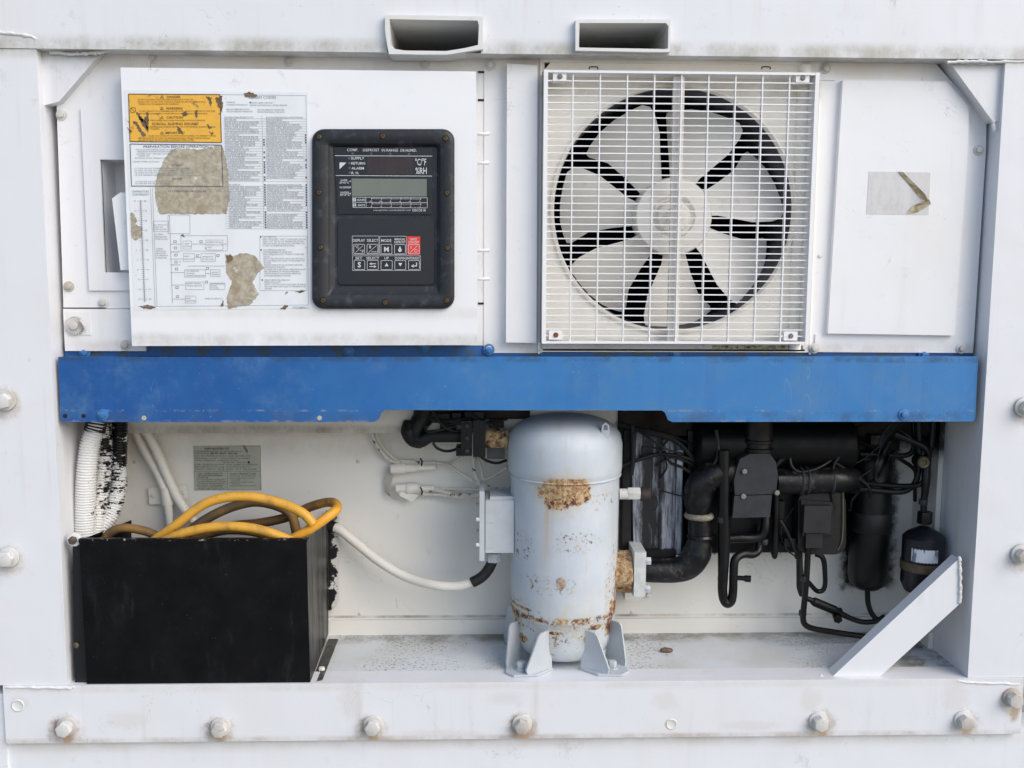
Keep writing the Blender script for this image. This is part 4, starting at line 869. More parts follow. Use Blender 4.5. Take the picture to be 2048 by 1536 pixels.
tube_thing('terminal_cable', 'white cable sagging from the black bin to the compressor terminal box', 'cable', [(655, 1050, .26), (680, 1060, .25), (712, 1086, .24), (760, 1124, .22), (815, 1155, .20), (870, 1170, .17), (915, 1172, .16), (950, 1163, .15)], 9.5, WC, seg=14)
slv = thing('cable_sleeve', 'short black rubber sleeve on the cable below the terminal box', 'sleeve', W(950, 1163, .15))
mk('sleeve', MB().ptube([(944, 1165, .15), (962, 1155, .15), (976, 1140, .15), (985, 1122, .15)], 11, seg=14), BR, slv)
slv2 = mk('cable_gland', MB().ptube([(650, 1050, .262), (662, 1053, .258), (670, 1056, .255)], 12, seg=14), BR, origin=W(655, 1060, .26)); tag(slv2, 'black rubber gland where the white cable leaves the bin', 'gland')

# rating plate
RP0 = W(455, 978, .2795)
pl = thing('rating_plate', 'grey printed rating plate with a torn strip on the recess wall', 'plate', RP0)
pm = flat('plate_grey', (176, 178, 164), .45, var=.06, scale=30, bump=.05)
mk('plate', MB().prism([(387, 892), (520, 891), (523, 980), (389, 981)], .2785, .2796, .0003), pm, pl)
pk = Ink(.2781)
for t, x0, x1, y, h, bo in (('DAIKIN INDUSTRIES, LTD.', 409, 458, 899, 3.6, .025), ('CONTAINER REFRIGERATION UNIT MODEL APPROVAL NO.', 389, 486, 904, 2.6, 0), ('LXE10E-A15J', 390, 417, 908.6, 3.6, 0), ('MFG NO. A000101', 421, 453, 908.6, 3.6, .02), ('MAWP 32BAR', 457, 475, 908.6, 3.4, .02), ('ELECTRIC POWER SOURCE 3~ 50Hz 380V 400V 415V', 390, 502, 913.2, 2.6, 0), ('REFRIG. CAP. COOLING LOAD', 390, 500, 917.8, 2.6, 0), ('INPUT STARTING CURRENT A MAX', 390, 477, 922.3, 2.6, 0), ('HEATER CAP. 5.6kW AMP', 445, 492, 926, 2.6, 0), ('POWER CONSUMPTION MAX 10.5 kW', 390, 448, 930.4, 2.8, 0), ('TOTAL CURRENT OF COMPRESSOR', 452, 515, 930.4, 2.6, 0), ('REFRIGERANT R134a 4.6 kg', 390, 448, 935, 2.8, 0), ('TOTAL STARTING CURRENT 70A', 452, 500, 935, 2.6, 0), ('WEIGHT APPROX. 550 kg', 390, 448, 939.8, 2.8, 0), ('LEAK TEST PRESSURE', 452, 513, 939.8, 2.6, 0),
                            ('CLASS 1 SPECIFIED PRODUCT BY', 395, 446, 948.4, 3, .01), ('THE FLUOROCARBON REFRIGERANT', 395, 446, 952.4, 3, .01), ('RECOVERY LAW', 395, 417, 956.4, 3, .01), ('IT IS PROHIBITED TO RELEASE', 393, 449, 960.6, 2.4, 0), ('FLUOROCARBONS INTO THE AIR', 394, 452, 964.4, 2.4, 0), ('WITHOUT GOOD REASON.', 396, 450, 968, 2.4, 0), ('RECOVERY IS REQUIRED', 394, 446, 971.6, 2.4, 0), ('WHEN SCRAPPING', 396, 444, 975, 2.4, 0), ('THE PRODUCT', 394, 450, 978.6, 2.4, 0), ('CLASS 1 PRODUCT LAW', 460, 512, 948.8, 3, .02), ('RELEASE PROHIBITED', 460, 512, 953, 2.4, 0), ('RECOVER GAS WHEN', 460, 510, 957.6, 2.4, 0), ('SCRAPPED', 462, 480, 961.4, 2.4, 0), ('AMOUNT AND KIND', 460, 508, 965.4, 2.4, 0), ('AS ABOVE', 463, 480, 968.8, 2.4, 0), ('CO2 EQUIVALENT', 460, 512, 972.8, 2.4, 0)):
    pk.text(t, x0, y, h, x1, bo)
pk.rect(388, 892, 521, 980, .4); pk.line(388, 943, 521, 942.5, .5); pk.line(454.5, 943, 455, 980, .5); pk.dot(497.5, 924.5, 2.6)
pk.done('printed_text', flat('plate_ink', (52, 54, 54), .5, bump=0), pl)
mk('torn_strip', MB().prism([(484, 891), (490, 891), (496, 902), (494, 908)], .2778, .2784), flat('torn_brown', (140, 126, 110), .8), pl)

# ================================================================== COMPRESSOR
YC_ = .15; CX = W(1129, 1000, YC_).x; s_ = S(YC_)
zc = lambda y: W(1129, y, YC_).z
CO0 = Vector((CX, YC_, ZS))
CP = N('compressor_paint', .42, origin=CO0)
f1 = CP.noise(45, 6, .75); f2 = CP.noise(120, 5, .75); f3 = CP.noise(16, 5, .65)
base = CP.mix(CP.mt('MULTIPLY', CP.step(f3, .4, .7), .4), lin(188, 196, 204), lin(205, 210, 213))
rust = None
def addr(v):
    global rust
    rust = v if rust is None else CP.mt('MAXIMUM', rust, v)
front = CP.step(CP.y, YC_ - .02, YC_ - .01, 1, 0)
for a, b, rx, ry, wob, amp in ((1130, 980, 60, 36, f1, .55), (1112, 1000, 26, 24, f1, .8), (1156, 984, 34, 28, f1, .7)):
    p = W(a, b, .035); addr(CP.mt('MULTIPLY', CP.blob(p.x, p.z, rx * S(.035), ry * S(.035), wob, amp, .80, .98), front))
cut = CP.step(CP.z, W(0, 962, .03).z, W(0, 957, .03).z, 1, 0); rust = CP.mt('MULTIPLY', rust, cut)
spk = CP.step(f2, .535, .60)
for a, b, rx, ry in ((1040, 1098, 36, 40), (1085, 1170, 50, 26), (1150, 1080, 60, 30), (1230, 1180, 26, 120), (1120, 1262, 110, 40), (1130, 1170, 26, 24), (1050, 1235, 50, 34), (1200, 1000, 40, 30)):
    p = W(a, b, .05); addr(CP.mt('MULTIPLY', CP.mt('MULTIPLY', spk, CP.blob(p.x, p.z, rx * S(.05), ry * S(.05), f3, .5, .5, 1.0)), .9))
p = W(1240, 1200, .13); addr(CP.mt('MULTIPLY', CP.blob(p.x, p.z, 26 * S(.13), 105 * S(.13), f1, .75, .55, 1.0), .9))
for a, b, rx_, rz_ in ((1225, 1262, 22, 30), (1190, 1255, 26, 9), (1230, 1225, 14, 30), (1030, 1245, 16, 24), (1110, 1262, 30, 6), (1040, 1222, 34, 5), (1078, 1238, 22, 5), (1030, 1262, 20, 10), (1172, 1276, 10, 12), (1046, 1290, 16, 14), (1190, 1290, 8, 16)):
    p = W(a, b, .06); addr(CP.blob(p.x, p.z, rx_ * S(.06), rz_ * S(.06), f1, .9, .5, .8))
p = W(1122, 1168, .035); addr(CP.mt('MULTIPLY', CP.blob(p.x, p.z, 13 * S(.03), 16 * S(.03), f1, .5, .6, 1.0), .8))
addr(CP.mt('MULTIPLY', CP.band(CP.z, W(0, 1244, .06).z, .003, .008), CP.step(f1, .44, .54)))
addr(CP.mt('MULTIPLY', CP.mt('MULTIPLY', CP.band(CP.z, W(0, 1285, .06).z, .03, .02), CP.step(f1, .58, .66)), .8))
stk = CP.mt('MULTIPLY', CP.step(CP.noise(42, 3, .6, (1, .3, .02)), .5, .66), CP.band(CP.x, W(1128, 1100, .03).x, 30 * S(.03), 25 * S(.03)))
stk = CP.mt('MULTIPLY', stk, CP.mt('MULTIPLY', CP.step(CP.z, W(0, 1190, .03).z, W(0, 1020, .03).z), CP.step(CP.z, W(0, 985, .03).z, W(0, 965, .03).z, 1, 0)))
ble = CP.mt('MULTIPLY', CP.step(CP.noise(34, 4, .65, (1, .4, .05), off=(3, 0, 2)), .5, .72), CP.step(CP.noise(8, 4, .6, off=(7, 1, 0)), .42, .6))
base = CP.mix(CP.mt('MULTIPLY', ble, .45), base, lin(188, 172, 138))
hp = W(1130, 990, .035); hal = CP.mt('MULTIPLY', CP.blob(hp.x, hp.z, 82 * S(.035), 60 * S(.035), f3, .5, .4, 1.1), front)
base = CP.mix(CP.mt('MULTIPLY', hal, .4), base, lin(190, 166, 122))
col = CP.mix(CP.mt('MULTIPLY', stk, .6), base, lin(190, 160, 112))
halo = CP.step(CP.noise(7, 4, .6, off=(1, 2, 3)), .5, .75)
low = CP.mt('MULTIPLY', CP.step(CP.z, W(0, 1280, .03).z, W(0, 1160, .03).z, 1, 0), CP.step(CP.noise(20, 5, .7, (1, 1, .4)), .38, .66)); col = CP.mix(CP.mt('MULTIPLY', low, .6), col, lin(196, 186, 150))
rc = CP.mix(CP.step(f2, .36, .64), lin(134, 92, 58), lin(200, 176, 138)); dk = CP.mt('ADD', CP.noise(60, 4, .6, off=(2, 2, 2)), CP.step(CP.z, W(0, 1012, .03).z, W(0, 985, .03).z, .14, 0)); rc = CP.mix(CP.step(dk, .6, .68), rc, lin(96, 58, 40))
CP.color(CP.mix(rust, col, rc)); CP.rough(CP.mt('ADD', CP.mt('MULTIPLY', rust, .35), .55))
CP.bump(CP.mt('ADD', CP.mt('MULTIPLY', CP.noise(170, 2), .6), CP.mt('MULTIPLY', CP.mt('MULTIPLY', rust, f2), 1.5)), .35, .0016)
GP = flat('grey_blue_paint', (188, 194, 199), .4, var=.05, scale=25, bump=.2)
cmp_ = thing('compressor', 'large upright grey compressor with rust patches, bolted to the recess floor', 'compressor', CO0)
k_ = s_
pr = [(0, 828), (30, 829), (60, 833), (85, 841), (102, 852), (112, 866), (116, 884), (116, 905), (116, 928), (115, 938), (112, 944), (111, 950), (110.5, 1000), (110, 1060), (109.5, 1120), (109, 1180), (108, 1205), (107, 1216)]
mk('shell', MB().lathe([(r * k_, zc(y)) for r, y in pr], Vector((CX, YC_, 0)), 'Z', 64, cap=False), CP.m, cmp_, smooth=60)
pr = [(104, 1208), (106, 1216), (103, 1222), (100, 1236), (99, 1262), (97, 1272), (92, 1284), (82, 1293), (60, 1299), (0, 1300)]
mk('base_cup', MB().lathe([(r * k_, zc(y)) for r, y in pr], Vector((CX, YC_, 0)), 'Z', 64, cap=False), CP.m, cmp_, smooth=60)
mk('weld_seam', MB().tube([Vector((CX + 113 * k_ * math.cos(t), YC_ + 113 * k_ * math.sin(t), zc(945))) for t in [2 * math.pi * i / 40 for i in range(41)]], .0022, seg=8, sub=1), CP.m, cmp_)
# feet: plate with two upright cheeks each
for ang in (225, 315, 45, 135):
    a = R(ang); u = Vector((math.cos(a), math.sin(a), 0)); v = Vector((-u.y, u.x, 0)); o = Vector((CX, YC_, ZS + .001)); m = MB()
    def pt(r_, w_, z_): return o + u * r_ + v * w_ + Vector((0, 0, z_))
    bp = [(.085, -.045), (.135, -.045), (.172, -.012), (.172, .012), (.135, .045), (.085, .045)]
    lo = [m.bm.verts.new(pt(r_, w_, 0)) for r_, w_ in bp]; hi = [m.bm.verts.new(pt(r_, w_, .004)) for r_, w_ in bp]
    m.bm.faces.new(lo[::-1]); m.bm.faces.new(hi)
    for i in range(6): m.bm.faces.new((lo[i], lo[(i + 1) % 6], hi[(i + 1) % 6], hi[i]))
    for sgn in (-1, 1):
        pf = [(.088, .0035), (.150, .0035), (.153, .014), (.130, .084), (.124, .090), (.088, .090)]
        w1, w2 = sgn * .0445, sgn * .0405
        def fold(r_): return max(0, (r_ - .128)) * .55 * sgn
        A = [m.bm.verts.new(pt(r_, w1 - fold(r_), z_)) for r_, z_ in pf]; Bv = [m.bm.verts.new(pt(r_, w2 - fold(r_), z_)) for r_, z_ in pf]
        m.bm.faces.new(A); m.bm.faces.new(Bv[::-1])
        for i in range(6): m.bm.faces.new((A[(i + 1) % 6], A[i], Bv[i], Bv[(i + 1) % 6]))
    ft = mk('foot', m, GP, cmp_)
    q_ = pt(.138, 0, .0045); mk('bolt', hexa(MB().cyl(q_, q_ + Vector((0, 0, .003)), .012, seg=18), q_ + Vector((0, 0, .003)), .0095, .013, Vector((0, 0, 1))), GP, ft)
# lifting lug
p = W(1211, 858, .066)
m = MB(); ol = [(-8, 18), (8, 18), (8, -6), (6, -13), (0, -16), (-6, -13), (-8, -6)]; il = [(-3, 4), (3, 4), (4, 0), (3, -7), (0, -9), (-3, -7), (-4, 0)]
ol = [(-8, 19), (8, 19), (8, 0), (7, -8), (0, -14), (-7, -8), (-8, 0)]; il = [(-4, 2), (4, 2), (4.5, -1), (4, -6), (0, -9), (-4, -6), (-4.5, -1)]
V = m.bm.verts.new; sg = S(.066)
r1 = [V((p.x + a * sg, .064, p.z - b * sg)) for a, b in ol]; r2 = [V((p.x + a * sg, .064, p.z - b * sg)) for a, b in il]
r3 = [V((p.x + a * sg, .071, p.z - b * sg)) for a, b in ol]; r4 = [V((p.x + a * sg, .071, p.z - b * sg)) for a, b in il]
for i in range(7):
    j = (i + 1) % 7
    for qd in ((r1[i], r1[j], r2[j], r2[i]), (r3[i], r4[i], r4[j], r3[j]), (r1[j], r1[i], r3[i], r3[j]), (r2[i], r2[j], r4[j], r4[i])): m.bm.faces.new(qd)
mk('lifting_lug', m, GP, cmp_)
# terminal box on the left
tb = mk('terminal_box', MB().pbox(971, 1001, 1028, 1106, .108, .200, .022, 6), GP, cmp_)
mk('cover', MB().pbox(959, 983, 969, 1122, .098, .205, .002), GP, tb)
mk('neck', MB().pbox(980, 993, 1034, 1010, .115, .19, .004), GP, cmp_)
for b in (1039, 1090):
    mk('latch', MB().pbox(971, b - 7, 989, b + 6, .1065, .119, .001), GP, tb)
    p = W(955, b, .1); mk('screw', MB().cyl(p + Vector((.004, 0, 0)), p + Vector((-.003, 0, 0)), .0045, seg=10), bolt_m, tb)
for b in (1009, 1063):
    p = W(955, b, .18); mk('screw', MB().cyl(p + Vector((.004, 0, 0)), p + Vector((-.003, 0, 0)), .0045, seg=10), bolt_m, tb)
p = W(987, 1104, .15); mk('gland', MB().cyl(p, p - Vector((0, 0, .006)), .0175, seg=20).cyl(p - Vector((0, 0, .006)), p - Vector((0, 0, .021)), .0165, seg=6, bev=.001), GP, cmp_)
# rusty suction port and flange on the right
RU = N('flaky_rust', .9); rn = RU.noise(70, 6, .75)
c = RU.mix(RU.step(rn, .36, .64), lin(112, 72, 48), lin(192, 168, 128)); RU.color(RU.mix(RU.step(RU.noise(22, 3), .58, .66), c, lin(70, 34, 26))); RU.bump(rn, .9, .003)
p = W(1238, 1142, .15); x1 = W(1262, 1142, .15).x; x2 = W(1285, 1142, .15).x
mk('suction_port', MB().lathe([(.045, -.03), (.046, x1 - p.x - .004), (.042, x1 - p.x)], p, 'X', 32), RU.m, cmp_)
fl_ = mk('flange', MB().box(x1, x2, .105, .195, W(0, 1187, .15).z, W(0, 1098, .15).z, .006, 3), flat('flange_white', (206, 208, 206), .5, var=.1), cmp_)
for b, Y in ((1122, .112), (1178, .112), (1118, .188), (1176, .188)):
    q_ = W(1285, b, Y); q_.x = x2; mk('bolt', hexa(MB(), q_, .009, .011, Vector((1, 0, 0))), GP, fl_)
# service valve, upper right
p = W(1238, 988, .13)
sv = mk('service_valve', MB().cyl(p, p + Vector((.02, 0, 0)), .012, seg=16).cyl(p + Vector((.018, 0, .001)), p + Vector((.046, 0, .001)), .0145, seg=6, bev=.002), white_paint('valve_paint', (206, 206, 200), .5, .1, .9), cmp_)
mk('valve_cap', MB().cyl(p + Vector((.046, 0, 0)), p + Vector((.068, 0, -.001)), .0155, .014, seg=14, bev=.003), flat('cap_brown', (56, 46, 44), .7), sv)
mk('cap_ring', MB().tube([W(1304, 1006, .13) + Vector((.0115 * math.sin(t), 0, .018 * math.cos(t))) for t in [2 * math.pi * i / 20 for i in range(21)]], .0014, seg=6, sub=1), flat('wire_black', (20, 20, 20), .5), sv)
# discharge stub, upper left
mk('discharge_port', MB().lathe([(.020, -.02), (.020, .034), (.023, .036), (.023, .042)], W(976, 878, .16), 'X', 24), RU.m, cmp_)
mk('wall_bracket', MB().pbox(1250, 1186, 1285, 1200, .24, .279, .003), WALL, unit)
p = W(1298, 1190, .275); mk('rivet', MB().cyl(p, p + Vector((0, -.006, 0)), .007, seg=10, bev=.002), WALL, unit)

# ================================================================== BLACK PIPEWORK
INS = N('black_insulation', .42, spec=.32); nn = INS.noise(30, 5, .65)
INS.color(INS.mix(INS.step(nn, .45, .75), lin(13, 13, 15), lin(34, 34, 38))); du = INS.mt('MULTIPLY', INS.step(INS.noise(52, 6, .75, off=(2, 0, 7)), .52, .66), INS.step(INS.noise(11, 3, .6, off=(0, 4, 0)), .42, .6)); INS.color(INS.mix(INS.mt('MULTIPLY', du, .6), INS.b.inputs['Base Color'].links[0].from_socket, lin(92, 86, 78)))
INS.rough(INS.step(INS.noise(14, 3), .35, .65, .22, .55)); INS.bump(INS.noise(60, 4), .35, .003)
INS = INS.m
BLK = flat('black_paint', (15, 15, 17), .42, var=.25, scale=40, bump=.2, spec=.35); BLK2 = flat('dull_black', (10, 10, 11), .65, var=.25, scale=40, bump=.3)
VAL = flat('dark_grey_casting', (47, 48, 54), .5, var=.15, scale=50, bump=.35)
MAS = flat('grey_mastic', (142, 136, 122), .85, var=.2, scale=120, bump=.8)
sp_ = thing('suction_pipe', 'thick black suction pipe rising in elbows from the rusty flange to the valve', 'pipe', W(1300, 1160, .15))
mk('elbow_pipe', MB().ptube([(1284, 1140, .15), (1310, 1141, .15), (1352, 1140, .15), (1378, 1130, .15), (1394, 1106, .15), (1400, 1078, .15), (1399, 1056, .15), (1398, 1030, .15), (1396, 1000, .15), (1402, 972, .15), (1424, 950, .15), (1452, 944, .15), (1480, 946, .15)],
   [24, 25, 26, 28, 30, 25, 24, 23, 29, 31, 31, 29, 28], seg=20, sub=6), INS, sp_)
mk('sealing_ring', MB().lathe([(29 * S(.15), -.006), (31 * S(.15), -.002), (29 * S(.15), .004), (24 * S(.15), .006)], W(1398, 1030, .15), 'Z', 24), MAS, sp_)
mk('sealing_ring', MB().lathe([(26 * S(.15), -.004), (28 * S(.15), 0), (26 * S(.15), .004)], W(1400, 1072, .15), 'Z', 24), INS, sp_)
p = W(1333, 1152, .125); mk('stub_cap', MB().cyl(p + Vector((0, .02, 0)), p, .0095, seg=18, bev=.0015), VAL, sp_)
val = thing('modulating_valve', 'square dark grey valve body with a vertical motor stem on the suction pipe', 'valve', W(1510, 1036, .12))
mk('body', MB().prism([(1474, 936), (1480, 918), (1500, 908), (1540, 908), (1552, 924), (1556, 950), (1552, 988), (1470, 990), (1468, 962)], .115, .19, .006, 3), VAL, val)
mk('lower_block', MB().prism([(1469, 992), (1544, 990), (1540, 1034), (1465, 1036)], .112, .18, .004, 3), VAL, val)
mk('top_dome', MB().lathe([(28 * S(.15), 0), (30 * S(.15), .008), (26 * S(.15), .018), (14 * S(.15), .024)], W(1516, 912, .15), 'Z', 28), VAL, val)
BRZ = flat('brown_metal', (72, 58, 50), .45, .4, .25, 60, .2)
q = S(.15)
mk('motor_stem', MB().lathe([(30 * q, -.004), (32 * q, .004), (32 * q, .012), (28 * q, .014), (28 * q, .024), (31 * q, .026), (31 * q, .030), (29 * q, .032), (29 * q, .07), (32 * q, .074), (32 * q, .12)], W(1516, 906, .15), 'Z', 32), flat('stem_black', (28, 24, 23), .42, .2, .3, 60, .2), val)
for a, b in ((1488, 942), (1486, 992), (1553, 985)):
    p = W(a, b, .114); mk('bolt', hexa(MB(), p, .006, .006), flat('pale_bolt', (130, 128, 122), .5), val)
rp_ = thing('return_pipe', 'fat black pipe running right from the valve to a rounded elbow', 'pipe', W(1560, 992, .15))
mk('pipe', MB().ptube([(1550, 962, .15), (1590, 962, .15), (1640, 960, .15), (1672, 959, .15), (1694, 960, .165), (1704, 962, .20), (1704, 962, .26)], [27, 27, 28, 27, 27, 26, 25], seg=22, sub=6), INS, rp_)
for a in (1600, 1612, 1660):
    mk('band', MB().lathe([(28.5 * S(.15), -.003), (30 * S(.15), 0), (28.5 * S(.15), .003)], W(a, 961, .15), 'X', 28), VAL, rp_)
drum = thing('water_condenser', 'big black rounded housing in shade behind the pipework', 'housing', W(1540, 1112, .2))
mk('shell', MB().prism([(1376, 862), (1690, 862), (1688, 1104), (1378, 1106)], .185, .279, .05, 5), BLK, drum)
mk('end_weld', MB().ptube([(1686, 985, .139), (1686, 1040, .139), (1684, 1080, .139), (1676, 1100, .142)], 1.3, seg=6), flat('weld_ochre', (104, 96, 70), .8), drum)
mk('end_block', MB().prism(rr(1596, 984, 1692, 1109, 22, 5), .142, .20, .006, 3), BLK2, drum)
m = MB().lathe([(0, -.20), (.05, -.20), (.062, -.19), (.062, .15), (.05, .16), (0, .16)], Vector((W(1600, 0, .18).x, .20, W(0, 890, .2).z)), 'X', 36, cap=False)
o = mk('motor_housing', m, flat('gloss_black', (8, 8, 9), .5, var=.1, bump=.03, spec=.2), origin=W(1600, 920, .2)); tag(o, 'glossy black cylinder under the right half of the blue panel', 'motor housing')
ub = mk('shade_backing_and_bar', MB().pbox(1236, 780, 1862, 872, .20, .204, .002).pbox(1380, 860, 1800, 902, .225, .229, .002).pbox(838, 790, 1060, 838, .195, .204, .002), flat('shade_backing_brown', (40, 34, 28), .8, var=.3, scale=30, bump=.4), origin=W(1500, 872, .2)); tag(ub, 'dark backing added for the shade above the pipework, with a dark bar at left', 'beam')  # dark sheets fill in the shade above the pipework; the left bar is real
# streaked plate
SP = N('streaked_plate', .5); a = SP.noise(38, 6, .7, (1, 1, .05)); b = SP.noise(70, 5, .7, (1, 1, .22))
v = SP.mt('ADD', SP.mt('MULTIPLY', a, .7), SP.mt('MULTIPLY', b, .35))
SP.color(SP.mix(SP.step(v, .495, .66), lin(16, 17, 21), lin(158, 163, 176)))
stp = thing('streaked_plate', 'dark vertical housing streaked with white drips beside the compressor', 'housing', W(1320, 1118, .2))
mk('face', MB().prism([(1262, 852), (1300, 860), (1362, 890), (1368, 1110), (1268, 1112)], .185, .24, .008, 3), SP.m, stp)
mk('rib', MB().pbox(1352, 900, 1364, 1108, .176, .20, .004), SP.m, stp)
mk('rib', MB().pbox(1320, 880, 1330, 1100, .179, .20, .004), SP.m, stp)
mk('foot_shelf', MB().pbox(1284, 1100, 1352, 1120, .172, .24, .003), BLK, stp)
mk('bracket', MB().pbox(1246, 860, 1264, 1110, .19, .24, .003), BLK2, stp)
p = W(1289, 899, .184); mk('socket', MB().box(p.x - .006, p.x + .006, .180, .187, p.z - .007, p.z + .007, .001), flat('socket_brown', (50, 38, 36), .7), stp)
# receiver and drier
rc_ = thing('receiver_tank', 'tall narrow black receiver tank standing right of the drum', 'tank', W(1740, 1188, .2))
rx = W(1740, 1050, .215)
R_ = 40 * S(.215); zz = lambda y: W(0, y, .215).z
mk('tank', MB().lathe([(.004, zz(1186)), (R_ * .6, zz(1184)), (R_ * .9, zz(1174)), (R_, zz(1158)), (R_, zz(930)), (R_ * .9, zz(912)), (R_ * .6, zz(902)), (.004, zz(898))], Vector((rx.x, .215, 0)), 'Z', 32, cap=False), BLK, rc_)
mk('strap', MB().lathe([(R_ + .0005, zz(1066)), (R_ + .002, zz(1064)), (R_ + .002, zz(1028)), (R_ + .0005, zz(1026))], Vector((rx.x, .215, 0)), 'Z', 32, cap=False), BLK2, rc_)
fd = thing('filter_drier', 'black filter drier canister with a white label behind the diagonal brace', 'filter', W(1845, 1172, .12))
fx = W(1845, 1120, .13); Rf = 42 * S(.13); zf = lambda y: W(0, y, .13).z
mk('canister', MB().lathe([(.008, zf(1058)), (.014, zf(1060)), (Rf * .82, zf(1072)), (Rf, zf(1080)), (Rf, zf(1172)), (Rf * .8, zf(1190)), (.012, zf(1196)), (.008, zf(1230))], Vector((fx.x, .13, 0)), 'Z', 36, cap=True), flat('canister_black', (24, 26, 34), .35, var=.2), fd)
mk('band', MB().lathe([(Rf + .0008, zf(1128)), (Rf + .0022, zf(1129)), (Rf + .0022, zf(1145)), (Rf + .0008, zf(1146))], Vector((fx.x, .13, 0)), 'Z', 36, cap=False), flat('tape_brown', (98, 84, 62), .6, var=.2), fd)
m = MB(); a0, a1 = R(180 + 35), R(180 + 108); ps = []
for i in range(9):
    t = a0 + (a1 - a0) * i / 8
    ps.append((Vector((fx.x + (Rf + .0008) * math.cos(t), .13 + (Rf + .0008) * math.sin(t), 0))))
for a, b in zip(ps, ps[1:]): m.quad([Vector((a.x, a.y, zf(1096))), Vector((b.x, b.y, zf(1098))), Vector((b.x, b.y, zf(1124))), Vector((a.x, a.y, zf(1122)))])
lm = N('drier_label', .5); lm.color(lm.mix(lm.mt('MULTIPLY', lm.step(lm.noise(150, 2, .5, (1, 1, .15)), .5, .56), lm.step(lm.noise(20, 2), .4, .5)), lin(206, 210, 218), lin(110, 118, 132)))
mk('label', m, lm.m, fd)
ln = W(1847, 1040, .13)
mk('nut', MB().cyl(Vector((fx.x, .13, zf(1053))), Vector((fx.x, .13, zf(1028))), 15 * S(.13), seg=6, bev=.001), BLK, fd)
lq = thing('liquid_line', 'vertical black tube with a sight glass above the filter drier', 'pipe', W(1847, 1030, .13))
mk('tube', MB().ptube([(1847, 1034, .13), (1848, 1000, .13), (1850, 985, .13), (1852, 960, .13), (1854, 920, .14), (1862, 890, .15), (1866, 850, .15), (1867, 800, .15)], [6.5, 6.5, 7.5, 9, 9, 6, 5.5, 5.5], seg=14), BLK, lq)
p = W(1847, 925, .118)
mk('sight_glass', MB().lathe([(.009, .004), (.0125, .003), (.0125, -.002), (.0105, -.004), (.0070, -.003), (.0068, .001), (0, .001)], p, 'Y', 24, cap=False), flat('sight_ring', (112, 104, 78), .5, .3, .2), lq)
mk('sight_glass_body', MB().cyl(p + Vector((0, .003, 0)), p + Vector((0, .03, 0)), .014, seg=20), BLK, lq)
TG = 'thin black tubes on the right of the recess'
def bt(label, pts, r, mt_=None, **kw): return tube_thing('tube', label, 'pipe', pts, r, mt_ or BLK, TG, seg=12, **kw)
bt('thin black U-shaped tube hanging below the valve', [(1448, 900, .13), (1448, 1000, .13), (1448, 1080, .13), (1446, 1150, .13), (1445, 1180, .13), (1448, 1200, .13), (1455, 1207, .13), (1463, 1200, .13), (1466, 1180, .13), (1467, 1150, .13), (1470, 1120, .13), (1486, 1108, .14), (1506, 1108, .15), (1518, 1096, .16), (1519, 1050, .17)], [12, 12.5, 13, 10.5, 10, 9.5, 9.5, 9.5, 9, 9, 9, 9, 9, 8, 8])
bt('short capped black stub on the U-shaped tube', [(1466, 1156, .13), (1480, 1156, .125), (1490, 1157, .122), (1490.5, 1157, .122), (1502, 1158, .119)], [5, 5, 5, 7, 7], sub=3)
bt('thin black tube bending upwards behind the valve', [(1452, 1078, .15), (1480, 1076, .15), (1510, 1076, .15), (1526, 1068, .15), (1531, 1050, .15), (1531, 1010, .16)], 9.5)
bt('thin black tube hanging straight down with a rounded end', [(1552, 985, .16), (1552, 1040, .16), (1550, 1090, .16), (1549, 1108, .16), (1549, 1115, .16), (1549, 1118, .16)], [7, 7, 7, 7, 5, 2])
bt('long black tube dropping to the floor and turning right', [(1616, 1085, .14), (1615, 1120, .14), (1612, 1170, .14), (1608, 1210, .15), (1606, 1236, .155), (1611, 1250, .16), (1630, 1258, .17), (1680, 1266, .19), (1735, 1274, .20), (1790, 1282, .20)], 6.2)
bt('black tube with ragged insulation beside the long dropping tube', [(1599, 1080, .18), (1599, 1120, .18), (1600, 1150, .18), (1600, 1175, .18), (1603, 1192, .18)], [6, 6.5, 7.5, 7, 4], BLK2)
bt('thin black tube looping below the solenoid', [(1632, 1108, .20), (1642, 1112, .20), (1648, 1124, .20), (1650, 1150, .20), (1650, 1170, .20), (1645, 1181, .20), (1634, 1182, .20), (1622, 1170, .19), (1612, 1158, .18)], [6, 6, 5.5, 5, 5, 5, 5, 5, 4])
bt('black tube with a swollen muffler section above the floor', [(1612, 1196, .2), (1624, 1201, .2), (1630, 1204, .2), (1668, 1220, .2), (1676, 1224, .2), (1700, 1236, .2), (1726, 1244, .2), (1752, 1242, .2), (1770, 1232, .2)], [5, 6, 9.5, 9.5, 7, 5.5, 5.5, 5.5, 5.5])
bt('short black tube below the receiver tank', [(1735, 1180, .215), (1736, 1205, .215), (1743, 1226, .21), (1756, 1242, .20)], 5.5)
p = W(1676, 1239, .18); o = mk('service_port', MB().cyl(p, p + Vector((0.006, .03, 0.002)), .0105, seg=6, bev=.001).cyl(p + Vector((0.004, .02, 0.002)), p + Vector((.018, .04, .008)), .007, seg=12), BLK, origin=p); tag(o, 'black hexagonal service port facing out above the floor', 'port')
bt('black tube crossing behind the receiver to the sight glass', [(1690, 962, .19), (1740, 968, .18), (1800, 972, .16), (1836, 970, .14), (1850, 960, .135)], [7, 6, 5.5, 5.5, 5])
bt('black tube curving up below the crossing tube', [(1690, 976, .18), (1740, 980, .17), (1790, 984, .16), (1815, 980, .155), (1832, 962, .15), (1838, 930, .15), (1838, 880, .15), (1836, 820, .15)], 6)
bt('short glossy black tube under the blue panel on the right', [(1720, 908, .19), (1770, 910, .185), (1810, 911, .18), (1826, 900, .175), (1828, 870, .17), (1826, 820, .17)], 5.5)
